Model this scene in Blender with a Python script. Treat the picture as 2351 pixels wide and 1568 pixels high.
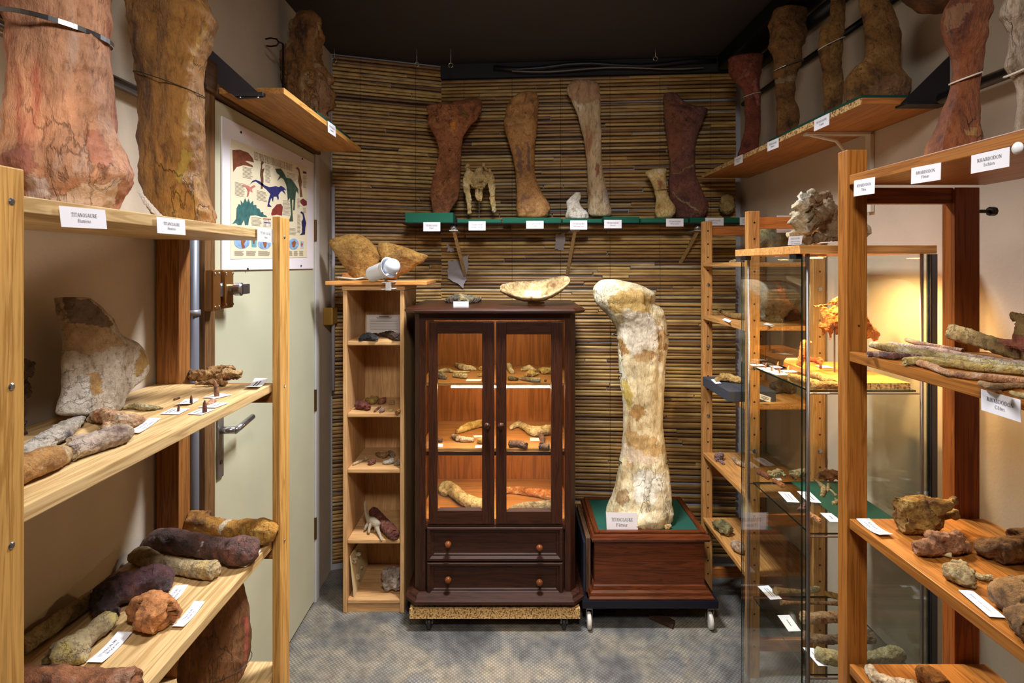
import bpy, bmesh, math, random
import numpy as np
from mathutils import Vector, noise as mnoise
V = Vector
for _o in list(bpy.data.objects):
    bpy.data.objects.remove(_o)
SC = bpy.context.scene
COL = SC.collection

# ------------------------------------------------------------------ camera
F, CX, CY, H = 1270.0, 1175.5, 610.0, 1.58          # focal length / principal point in photo pixels, eye height
cam = bpy.data.cameras.new('camera')
cam.sensor_width = 36.0
cam.lens = F / 2351 * 36.0
cam.shift_y = -(784 - CY) / 2351
cam.clip_start = 0.02
camo = bpy.data.objects.new('camera', cam)
camo.location = (0, 0, H)
camo.rotation_euler = (math.pi / 2, 0, 0)
COL.objects.link(camo)
SC.camera = camo

# ------------------------------------------------------------------ world, lamps, exposure
w = bpy.data.worlds.new('world'); SC.world = w; w.use_nodes = True
w.node_tree.nodes['Background'].inputs[0].default_value = (0.8, 0.85, 1.0, 1)
w.node_tree.nodes['Background'].inputs[1].default_value = 0.008
SC.view_settings.view_transform = 'Standard'
SC.view_settings.look = 'None'
SC.view_settings.gamma = 1.0
SC.view_settings.use_curve_mapping = False
SC.view_settings.exposure = 0.30

def area(name, loc, rot, sx, sy, power, col, spread=math.pi):
    l = bpy.data.lights.new(name, 'AREA'); l.shape = 'RECTANGLE'; l.size = sx; l.size_y = sy
    l.energy = power; l.color = col; l.spread = spread
    o = bpy.data.objects.new(name, l); o.location = loc; o.rotation_euler = rot; COL.objects.link(o); return o
def spot(name, loc, target, power, col, angle, blend=0.4, r=0.03):
    l = bpy.data.lights.new(name, 'SPOT'); l.energy = power; l.color = col; l.spot_size = angle; l.spot_blend = blend
    l.shadow_soft_size = r
    o = bpy.data.objects.new(name, l); o.location = loc
    o.rotation_euler = (V(target) - V(loc)).to_track_quat('-Z', 'Y').to_euler(); COL.objects.link(o); return o
area('ceiling_light_room', (0.0, 1.97, 2.6), (math.radians(-6), 0, 0), 0.40, 0.22, 36, (0.95, 0.97, 1.0), math.radians(122))
area('ceiling_light_entrance', (0.05, 0.10, 2.55), (math.radians(46), 0, 0), 0.35, 0.3, 11.5, (1.0, 0.96, 0.90), math.radians(110))
spot('spot_lamp_shelf', (-0.35, -0.10, 1.40), tuple(V(((-75 - 1175.5) * .93 / F, .93, H + (610 - 370) * .93 / F))), 20, (1.0, 0.84, 0.66), math.radians(20.5), 0.12)

# ------------------------------------------------------------------ pixel -> place
def PY(x, y, Y): return V(((x - CX) * Y / F, Y, H + (CY - y) * Y / F))
def PX(x, y, X): return PY(x, y, X * F / (x - CX))
def PZ(x, y, Z): return PY(x, y, (H - Z) * F / (y - CY))
def PL(x, y, plane):
    return {'X': PX, 'Y': PY, 'Z': PZ}[plane[0]](x, y, plane[1])

# ------------------------------------------------------------------ materials
def lin(c):
    r = []
    for v in c[:3]:
        v = v / 255.0
        r.append(v / 12.92 if v <= 0.04045 else ((v + 0.055) / 1.055) ** 2.4)
    return (*r, 1.0)
MATS = {}
def newmat(key):
    m = bpy.data.materials.new(key); m.use_nodes = True
    nt = m.node_tree; nt.nodes.clear()
    out = nt.nodes.new('ShaderNodeOutputMaterial'); b = nt.nodes.new('ShaderNodeBsdfPrincipled')
    nt.links.new(b.outputs[0], out.inputs[0])
    return m, nt, b
def N(nt, t, **kw):
    n = nt.nodes.new(t)
    for k, v in kw.items():
        if k in n.inputs: n.inputs[k].default_value = v
        else: setattr(n, k, v)
    return n
def ramp(nt, stops, interp='LINEAR'):
    n = nt.nodes.new('ShaderNodeValToRGB'); e = n.color_ramp.elements; n.color_ramp.interpolation = interp
    while len(e) < len(stops): e.new(0.5)
    for el, (p, c) in zip(e, stops): el.position = p; el.color = c
    return n
def mix(nt, fac, a, b, mode='MIX'):
    n = nt.nodes.new('ShaderNodeMix'); n.data_type = 'RGBA'; n.blend_type = mode
    for s, v in ((n.inputs[0], fac), (n.inputs[6], a), (n.inputs[7], b)):
        if hasattr(v, 'links') or hasattr(v, 'is_output'): nt.links.new(v, s)
        else: s.default_value = v
    return n.outputs[2]
def flat(c, rough=0.6, metal=0.0, bump=0.0, bs=60, var=0.0, spec=0.5):
    key = ('flat', tuple(c), rough, metal, bump, bs, var)
    if key in MATS: return MATS[key]
    m, nt, b = newmat('paint_%d_%d_%d' % tuple(int(v) for v in c[:3]))
    b.inputs['Base Color'].default_value = lin(c); b.inputs['Roughness'].default_value = rough; b.inputs['Metallic'].default_value = metal
    b.inputs['Specular IOR Level'].default_value = spec
    if bump or var:
        tc = N(nt, 'ShaderNodeTexCoord'); no = N(nt, 'ShaderNodeTexNoise', Scale=bs, Detail=5.0)
        nt.links.new(tc.outputs['Object'], no.inputs['Vector'])
        if bump:
            bp = N(nt, 'ShaderNodeBump', Strength=bump, Distance=0.003); nt.links.new(no.outputs[0], bp.inputs['Height']); nt.links.new(bp.outputs[0], b.inputs['Normal'])
        if var:
            n2 = N(nt, 'ShaderNodeTexNoise', Scale=bs * 0.12, Detail=6.0); nt.links.new(tc.outputs['Object'], n2.inputs['Vector'])
            r = ramp(nt, [(0.3, (1 - var, 1 - var, 1 - var, 1)), (0.7, (1, 1, 1, 1))]); nt.links.new(n2.outputs[0], r.inputs[0])
            nt.links.new(mix(nt, 1.0, lin(c), r.outputs[0], 'MULTIPLY'), b.inputs['Base Color'])
    MATS[key] = m; return m
def wood(c1, c2, grain='y', rough=0.45, sc=1.0, knots=False, coat=0.0):
    key = ('wood', c1, c2, grain, rough, sc, knots)
    if key in MATS: return MATS[key]
    c1 = tuple(a_ * .6 + b_ * .4 for a_, b_ in zip(c1, c2))
    m, nt, b = newmat('wood_' + grain)
    tc = N(nt, 'ShaderNodeTexCoord'); oi = N(nt, 'ShaderNodeObjectInfo')
    ad = N(nt, 'ShaderNodeVectorMath', operation='ADD'); cb = N(nt, 'ShaderNodeCombineXYZ')
    mu = N(nt, 'ShaderNodeMath', operation='MULTIPLY'); nt.links.new(oi.outputs['Random'], mu.inputs[0]); mu.inputs[1].default_value = 7.0
    for i in range(3): nt.links.new(mu.outputs[0], cb.inputs[i])
    nt.links.new(tc.outputs['Object'], ad.inputs[0]); nt.links.new(cb.outputs[0], ad.inputs[1])
    def mp(al, ac):
        s = [ac * sc] * 3; s['xyz'.index(grain)] = al * sc
        n = N(nt, 'ShaderNodeMapping'); n.inputs['Scale'].default_value = s; nt.links.new(ad.outputs[0], n.inputs[0]); return n
    m1 = mp(1.5, 30); n1 = N(nt, 'ShaderNodeTexNoise', Scale=1.6, Detail=4.0, Distortion=1.4); nt.links.new(m1.outputs[0], n1.inputs['Vector'])
    wv = N(nt, 'ShaderNodeMath', operation='MULTIPLY'); wv.inputs[1].default_value = 26.0; nt.links.new(n1.outputs[0], wv.inputs[0])
    sn = N(nt, 'ShaderNodeMath', operation='SINE'); nt.links.new(wv.outputs[0], sn.inputs[0])
    mr = N(nt, 'ShaderNodeMapRange'); nt.links.new(sn.outputs[0], mr.inputs[0]); mr.inputs[1].default_value = -1
    r = ramp(nt, [(0.0, lin(c1)), (0.55, lin(c2)), (1.0, lin([min(255, v * 1.05) for v in c2]))]); nt.links.new(mr.outputs[0], r.inputs[0])
    m2 = mp(6, 160); n2 = N(nt, 'ShaderNodeTexNoise', Scale=1.5, Detail=3.0); nt.links.new(m2.outputs[0], n2.inputs['Vector'])
    r2 = ramp(nt, [(0.25, (0.78, 0.76, 0.72, 1)), (0.6, (1, 1, 1, 1))]); nt.links.new(n2.outputs[0], r2.inputs[0])
    col = mix(nt, 1.0, r.outputs[0], r2.outputs[0], 'MULTIPLY')
    m3 = mp(0.5, 2.5); n3 = N(nt, 'ShaderNodeTexNoise', Scale=1.5, Detail=2.0); nt.links.new(m3.outputs[0], n3.inputs['Vector'])
    r3 = ramp(nt, [(0.3, (0.80, 0.76, 0.70, 1)), (0.7, (1.0, 1.0, 1.0, 1))]); nt.links.new(n3.outputs[0], r3.inputs[0])
    col = mix(nt, 1.0, col, r3.outputs[0], 'MULTIPLY')
    if knots:
        m4 = mp(5, 9); vo = N(nt, 'ShaderNodeTexVoronoi', Scale=1.0); nt.links.new(m4.outputs[0], vo.inputs['Vector'])
        r4 = ramp(nt, [(0.05, lin((70, 30, 8))), (0.13, (1, 1, 1, 1))]); nt.links.new(vo.outputs['Distance'], r4.inputs[0])
        col = mix(nt, 1.0, col, r4.outputs[0], 'MULTIPLY')
    nt.links.new(col, b.inputs['Base Color'])
    bp = N(nt, 'ShaderNodeBump', Strength=0.12, Distance=0.002); nt.links.new(n2.outputs[0], bp.inputs['Height']); nt.links.new(bp.outputs[0], b.inputs['Normal'])
    b.inputs['Roughness'].default_value = rough; b.inputs['Specular IOR Level'].default_value = 0.3; b.inputs['Coat Weight'].default_value = coat; b.inputs['Coat Roughness'].default_value = 0.2
    MATS[key] = m; return m
def bone(c1, c2, c3, sc=14.0, crack=0.5, rough=0.62, bump=0.55, paint=False, streak=None, spot=0.45):
    key = ('bone', c1, c2, c3, sc, crack, rough, bump, paint, streak, spot)
    if key in MATS: return MATS[key]
    m, nt, b = newmat('fossil_%d_%d_%d' % c1)
    tc = N(nt, 'ShaderNodeTexCoord'); vec = tc.outputs['Object']
    if streak:
        mp = N(nt, 'ShaderNodeMapping'); s = [1, 1, 1]; s['xyz'.index(streak)] = 0.3; mp.inputs['Scale'].default_value = s
        nt.links.new(vec, mp.inputs[0]); vec = mp.outputs[0]
    n1 = N(nt, 'ShaderNodeTexNoise', Scale=sc, Detail=8.0, Roughness=0.62, Distortion=0.6); nt.links.new(vec, n1.inputs['Vector'])
    r1 = ramp(nt, [(0.36, lin(c2)), (0.46, lin(c1)), (0.53, lin(c1)), (0.63, lin(c3))]); nt.links.new(n1.outputs[0], r1.inputs[0])
    n2 = N(nt, 'ShaderNodeTexNoise', Scale=sc * 9, Detail=5.0, Roughness=0.7); nt.links.new(vec, n2.inputs['Vector'])
    r2 = ramp(nt, [(0.34, (1 - spot, 1 - spot * 1.1, 1 - spot * 1.2, 1)), (0.48, (1, 1, 1, 1))]); nt.links.new(n2.outputs[0], r2.inputs[0])
    col = mix(nt, 1.0, r1.outputs[0], r2.outputs[0], 'MULTIPLY')
    n4 = N(nt, 'ShaderNodeTexNoise', Scale=sc * 1.5, Detail=3.0); nt.links.new(vec, n4.inputs['Vector'])
    n4.inputs['Detail'].default_value = 5.0; n4.inputs['Roughness'].default_value = 0.6
    wp = N(nt, 'ShaderNodeVectorMath', operation='MULTIPLY_ADD'); nt.links.new(n4.outputs['Color'], wp.inputs[0]); wp.inputs[1].default_value = (1.5 / sc,) * 3; nt.links.new(vec, wp.inputs[2])
    vo = N(nt, 'ShaderNodeTexVoronoi', Scale=sc * 0.8, feature='DISTANCE_TO_EDGE'); nt.links.new(wp.outputs[0], vo.inputs['Vector'])
    n6 = N(nt, 'ShaderNodeTexNoise', Scale=sc * 0.9, Detail=3.0); nt.links.new(vec, n6.inputs['Vector'])
    r6 = ramp(nt, [(0.44, (1, 1, 1, 1)), (0.58, (0, 0, 0, 1))]); nt.links.new(n6.outputs[0], r6.inputs[0])
    r3a = ramp(nt, [(0.0, (1 - crack, 1 - crack, 1 - crack, 1)), (0.022, (1, 1, 1, 1))]); nt.links.new(vo.outputs['Distance'], r3a.inputs[0])
    class _R: pass
    r3 = _R(); r3.outputs = [mix(nt, r6.outputs[0], r3a.outputs[0], (1, 1, 1, 1))]
    if paint:
        at = N(nt, 'ShaderNodeAttribute', attribute_name='paint')
        pc = mix(nt, 0.55, at.outputs['Color'], mix(nt, 1.0, at.outputs['Color'], r2.outputs[0], 'MULTIPLY'))
        col = mix(nt, at.outputs['Alpha'], col, pc)
    col = mix(nt, 1.0, col, r3.outputs[0], 'MULTIPLY')
    n8 = N(nt, 'ShaderNodeTexNoise', Scale=sc * 0.45, Detail=4.0); nt.links.new(vec, n8.inputs['Vector'])
    r8 = ramp(nt, [(0.38, (0.72, 0.68, 0.62, 1)), (0.55, (1, 1, 1, 1))]); nt.links.new(n8.outputs[0], r8.inputs[0])
    col = mix(nt, 1.0, col, r8.outputs[0], 'MULTIPLY')
    nt.links.new(col, b.inputs['Base Color'])
    n9 = N(nt, 'ShaderNodeTexNoise', Scale=sc * 3.2, Detail=6.0, Roughness=0.7); nt.links.new(vec, n9.inputs['Vector'])
    r9 = ramp(nt, [(0.34, (0.74, 0.70, 0.64, 1)), (0.5, (1.12, 1.12, 1.12, 1)), (0.66, (1.32, 1.31, 1.29, 1))]); nt.links.new(n9.outputs[0], r9.inputs[0])
    nt.links.new(mix(nt, 0.9, col, r9.outputs[0], 'MULTIPLY'), b.inputs['Base Color'])
    n5 = N(nt, 'ShaderNodeTexNoise', Scale=sc * 4, Detail=8.0, Roughness=0.7); nt.links.new(vec, n5.inputs['Vector'])
    hm = N(nt, 'ShaderNodeMath', operation='MULTIPLY_ADD'); nt.links.new(r3.outputs[0], hm.inputs[0]); hm.inputs[1].default_value = 0.35; nt.links.new(n5.outputs[0], hm.inputs[2])
    bp = N(nt, 'ShaderNodeBump', Strength=min(1.0, bump * 1.3), Distance=0.012); nt.links.new(hm.outputs[0], bp.inputs['Height']); nt.links.new(bp.outputs[0], b.inputs['Normal'])
    b.inputs['Roughness'].default_value = rough
    MATS[key] = m; return m
def chipboard():
    if 'chip' in MATS: return MATS['chip']
    m, nt, b = newmat('chipboard_edge')
    tc = N(nt, 'ShaderNodeTexCoord'); n = N(nt, 'ShaderNodeTexNoise', Scale=160.0, Detail=3.0); nt.links.new(tc.outputs['Object'], n.inputs['Vector'])
    r = ramp(nt, [(0.36, lin((84, 54, 26))), (0.46, lin((176, 134, 78))), (0.6, lin((214, 180, 122)))]); nt.links.new(n.outputs[0], r.inputs[0])
    nt.links.new(r.outputs[0], b.inputs['Base Color']); b.inputs['Roughness'].default_value = 0.8
    MATS['chip'] = m; return m
def glassmat():
    if 'glass' in MATS: return MATS['glass']
    m, nt, b = newmat('clear_glass'); out = nt.nodes['Material Output']; nt.nodes.remove(b)
    tr = N(nt, 'ShaderNodeBsdfTransparent', Color=(0.965, 0.985, 0.97, 1)); gl = N(nt, 'ShaderNodeBsdfGlossy', Roughness=0.0, Color=(1, 1, 1, 1))
    lw = N(nt, 'ShaderNodeLayerWeight', Blend=0.5); pw = N(nt, 'ShaderNodeMath', operation='POWER'); pw.inputs[1].default_value = 5.0; nt.links.new(lw.outputs['Facing'], pw.inputs[0])
    fr = N(nt, 'ShaderNodeMath', operation='MULTIPLY_ADD'); nt.links.new(pw.outputs[0], fr.inputs[0]); fr.inputs[1].default_value = 0.9; fr.inputs[2].default_value = 0.035
    mx = nt.nodes.new('ShaderNodeMixShader')
    nt.links.new(fr.outputs[0], mx.inputs[0]); nt.links.new(tr.outputs[0], mx.inputs[1]); nt.links.new(gl.outputs[0], mx.inputs[2]); nt.links.new(mx.outputs[0], out.inputs[0])
    MATS['glass'] = m; return m
def emit(c, s):
    key = ('emit', c, s)
    if key in MATS: return MATS[key]
    m, nt, b = newmat('lit_tube'); b.inputs['Base Color'].default_value = lin(c); b.inputs['Emission Color'].default_value = lin(c); b.inputs['Emission Strength'].default_value = s
    MATS[key] = m; return m
def floormat():
    m, nt, b = newmat('stamped_concrete')
    tc = N(nt, 'ShaderNodeTexCoord'); v = tc.outputs['Object']
    n1 = N(nt, 'ShaderNodeTexNoise', Scale=3.2, Detail=7.0, Roughness=0.6); nt.links.new(v, n1.inputs['Vector'])
    r1 = ramp(nt, [(0.36, lin((92, 92, 92))), (0.46, lin((118, 117, 114))), (0.55, lin((144, 136, 122))), (0.66, lin((106, 108, 111)))]); nt.links.new(n1.outputs[0], r1.inputs[0])
    n2 = N(nt, 'ShaderNodeTexNoise', Scale=26.0, Detail=6.0); nt.links.new(v, n2.inputs['Vector'])
    r2 = ramp(nt, [(0.3, (0.62, 0.62, 0.63, 1)), (0.6, (1, 1, 1, 1))]); nt.links.new(n2.outputs[0], r2.inputs[0])
    col = mix(nt, 1.0, r1.outputs[0], r2.outputs[0], 'MULTIPLY')
    mp = N(nt, 'ShaderNodeMapping'); mp.inputs['Rotation'].default_value = (0, 0, math.radians(45)); mp.inputs['Scale'].default_value = (85, 85, 85); nt.links.new(v, mp.inputs[0])
    vo = N(nt, 'ShaderNodeTexVoronoi', Scale=1.0, Randomness=0.0); vo.voronoi_dimensions = '2D'; nt.links.new(mp.outputs[0], vo.inputs['Vector'])
    r3 = ramp(nt, [(0.2, (1, 1, 1, 1)), (0.5, (0.0, 0.0, 0.0, 1))]); nt.links.new(vo.outputs['Distance'], r3.inputs[0])
    n3 = N(nt, 'ShaderNodeTexNoise', Scale=5.0, Detail=4.0); nt.links.new(v, n3.inputs['Vector'])
    r4 = ramp(nt, [(0.35, (0, 0, 0, 1)), (0.6, (1, 1, 1, 1))]); nt.links.new(n3.outputs[0], r4.inputs[0])
    pits = mix(nt, 1.0, r3.outputs[0], r4.outputs[0], 'MULTIPLY')
    rr = ramp(nt, [(0.0, (0.66, 0.66, 0.67, 1)), (1.0, (1.25, 1.22, 1.16, 1))]); nt.links.new(pits, rr.inputs[0])
    col = mix(nt, 1.0, col, rr.outputs[0], 'MULTIPLY'); nt.links.new(col, b.inputs['Base Color'])
    bp = N(nt, 'ShaderNodeBump', Strength=0.5, Distance=0.002); nt.links.new(r3.outputs[0], bp.inputs['Height']); nt.links.new(bp.outputs[0], b.inputs['Normal'])
    b.inputs['Roughness'].default_value = 0.5
    return m
def bamboomat():
    m, nt, b = newmat('bamboo_cane')
    oi = N(nt, 'ShaderNodeObjectInfo'); tc = N(nt, 'ShaderNodeTexCoord'); ge = N(nt, 'ShaderNodeNewGeometry')
    r = ramp(nt, [(0.0, lin((92, 62, 34))), (0.14, lin((136, 98, 54))), (0.4, lin((170, 130, 72))), (0.7, lin((190, 150, 86))), (0.92, lin((206, 172, 106))), (1.0, lin((164, 148, 124)))])
    nt.links.new(oi.outputs['Random'], r.inputs[0])
    mp = N(nt, 'ShaderNodeMapping'); mp.inputs['Scale'].default_value = (7, 60, 60); nt.links.new(ge.outputs['Position'], mp.inputs[0])
    n = N(nt, 'ShaderNodeTexNoise', Scale=1.0, Detail=5.0); nt.links.new(mp.outputs[0], n.inputs['Vector'])
    r2 = ramp(nt, [(0.3, (0.55, 0.48, 0.40, 1)), (0.6, (1, 1, 1, 1))]); nt.links.new(n.outputs[0], r2.inputs[0])
    nt.links.new(mix(nt, 1.0, r.outputs[0], r2.outputs[0], 'MULTIPLY'), b.inputs['Base Color'])
    b.inputs['Roughness'].default_value = 0.42
    return m

# ------------------------------------------------------------------ objects
def tag(o, label=None, cat=None, group=None, kind=None):
    if label: o['label'] = label
    if cat: o['category'] = cat
    if group: o['group'] = group
    if kind: o['kind'] = kind
    return o
def thing(name, label, cat, loc=(0, 0, 0), group=None, kind=None):
    o = bpy.data.objects.new(name, None); o.empty_display_size = 0.05; o.location = loc; COL.objects.link(o)
    return tag(o, label, cat, group, kind)
def origin_of(p):
    o = V((0, 0, 0))
    while p is not None: o = o + V(p.location); p = p.parent
    return o
def mk(name, verts, faces, mat, parent=None, smooth=False, matidx=None, origin=None):
    vs = np.array([tuple(v) for v in verts], dtype=float) if not isinstance(verts, np.ndarray) else verts.astype(float)
    if parent is not None: org = np.array(origin_of(parent)); loc = (0, 0, 0)
    else:
        if origin is None: origin = ((vs[:, 0].min() + vs[:, 0].max()) / 2, (vs[:, 1].min() + vs[:, 1].max()) / 2, vs[:, 2].min())
        org = np.array(origin); loc = tuple(org)
    me = bpy.data.meshes.new(name); me.from_pydata((vs - org).tolist(), [], faces)
    for m in (mat if isinstance(mat, (list, tuple)) else [mat]): me.materials.append(m)
    if matidx is not None: me.polygons.foreach_set('material_index', matidx)
    if smooth: me.polygons.foreach_set('use_smooth', [True] * len(me.polygons))
    me.update()
    o = bpy.data.objects.new(name, me); o.location = loc; COL.objects.link(o)
    if parent is not None: o.parent = parent
    return o
class G:
    def __init__(s): s.v = []; s.f = []
    def add(s, vs, fs):
        n = len(s.v); s.v += [V(p) for p in vs]; s.f += [[i + n for i in f] for f in fs]; return s
    def box(s, x0, x1, y0, y1, z0, z1, c=0.0):
        if c <= 0:
            return s.add([(x0, y0, z0), (x1, y0, z0), (x1, y1, z0), (x0, y1, z0), (x0, y0, z1), (x1, y0, z1), (x1, y1, z1), (x0, y1, z1)],
                         [(0, 3, 2, 1), (4, 5, 6, 7), (0, 1, 5, 4), (1, 2, 6, 5), (2, 3, 7, 6), (3, 0, 4, 7)])
        bm = bmesh.new(); bmesh.ops.create_cube(bm, size=1.0)
        for v in bm.verts: v.co = V((x0 + (v.co.x + .5) * (x1 - x0), y0 + (v.co.y + .5) * (y1 - y0), z0 + (v.co.z + .5) * (z1 - z0)))
        bmesh.ops.bevel(bm, geom=list(bm.edges), offset=c, segments=2, affect='EDGES', profile=0.6)
        bm.verts.index_update(); s.add([v.co.copy() for v in bm.verts], [[v.index for v in f.verts] for f in bm.faces]); bm.free(); return s
    def prism(s, poly, vec):
        n = len(poly); vec = V(vec); a = [V(p) for p in poly]
        return s.add(a + [p + vec for p in a], [list(range(n))[::-1], list(range(n, 2 * n))] + [[i, (i + 1) % n, n + (i + 1) % n, n + i] for i in range(n)])
    def ringloft(s, rings, cap=True):
        n = len(rings[0]); vs = [p for r in rings for p in r]; fs = []
        for k in range(len(rings) - 1):
            for i in range(n): fs.append([k * n + i, k * n + (i + 1) % n, (k + 1) * n + (i + 1) % n, (k + 1) * n + i])
        if cap: fs.append(list(range(n))[::-1]); fs.append([(len(rings) - 1) * n + i for i in range(n)])
        return s.add(vs, fs)
    def tube(s, pts, r, seg=8):
        pts = [V(p) for p in pts]; rs = r if isinstance(r, (list, tuple)) else [r] * len(pts); rings = []
        d0 = (pts[1] - pts[0]).normalized(); up = V((0, 0, 1)) if abs(d0.z) < 0.9 else V((1, 0, 0))
        u = d0.cross(up).normalized()
        for i, p in enumerate(pts):
            d = (pts[min(i + 1, len(pts) - 1)] - pts[max(i - 1, 0)]).normalized()
            u = (u - d * u.dot(d)).normalized(); w_ = d.cross(u)
            rings.append([p + (u * math.cos(t) + w_ * math.sin(t)) * rs[i] for t in [2 * math.pi * k / seg for k in range(seg)]])
        return s.ringloft(rings)
    def cyl(s, a, b, r, seg=16): return s.tube([a, b], r, seg)
    def lathe(s, org, axis, prof, seg=16):
        axis = V(axis).normalized(); org = V(org); up = V((0, 0, 1)) if abs(axis.z) < 0.9 else V((1, 0, 0)); u = axis.cross(up).normalized(); w_ = axis.cross(u)
        return s.ringloft([[org + axis * h + (u * math.cos(t) + w_ * math.sin(t)) * max(r, 1e-4) for t in [2 * math.pi * k / seg for k in range(seg)]] for r, h in prof])
    def rectloft(s, secs):
        # moulding: stacked rectangles (x0,x1,y0,y1,z)
        return s.ringloft([[V((a, c, z)), V((b, c, z)), V((b, d, z)), V((a, d, z))] for a, b, c, d, z in secs])
    def octloft(s, secs):
        # stacked chamfered rectangles (x0,x1,y0,y1,z,ch) - only the two front corners are cut
        return s.ringloft([[V((a, c + ch, z)), V((a + ch, c, z)), V((b - ch, c, z)), V((b, c + ch, z)), V((b, d, z)), V((a, d, z))] for a, b, c, d, z, ch in secs])
    def done(s, name, mat, parent=None, smooth=False, label=None, cat=None, group=None, kind=None):
        o = mk(name, s.v, s.f, mat, parent, smooth); return tag(o, label, cat, group, kind)
def boxo(name, mat, x0, x1, y0, y1, z0, z1, parent=None, c=0.0015, **kw): return G().box(x0, x1, y0, y1, z0, z1, c).done(name, mat, parent, **kw)

# ---- writing
_T = {}
# a small roman alphabet drawn as strokes with serifs, thick stems and thin hairlines (cap height 0.68)
CA, XH_, TK, TN = .68, .45, .105, .045
class Gl:
    def __init__(s): s.q = []
    def bar(s, x0, y0, x1, y1, w):
        dx, dy = x1 - x0, y1 - y0; l = math.hypot(dx, dy); nx, ny = -dy / l * w / 2, dx / l * w / 2
        s.q.append([(x0 + nx, y0 + ny), (x1 + nx, y1 + ny), (x1 - nx, y1 - ny), (x0 - nx, y0 - ny)])
    def v(s, x, y0, y1, w=TK): s.bar(x, y0, x, y1, w)
    def h(s, x0, x1, y, w=TN): s.bar(x0, y, x1, y, w)
    def sf(s, x, y, w=.2): s.h(x - w / 2, x + w / 2, y + (TN * .4 if y < .2 else -TN * .4), TN * .8)
    def arc(s, cx, cy, rx, ry, a0, a1, n=12, wt=TK, wn=TN):
        P = []
        for k in range(n + 1):
            a = math.radians(a0 + (a1 - a0) * k / n); c, d = math.cos(a), math.sin(a); w = wn + (wt - wn) * abs(c) ** 1.5
            P.append(((cx + (rx - w) * c, cy + (ry - wn) * d), (cx + rx * c, cy + ry * d)))
        for k in range(n): s.q.append([P[k][0], P[k][1], P[k + 1][1], P[k + 1][0]])
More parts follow.
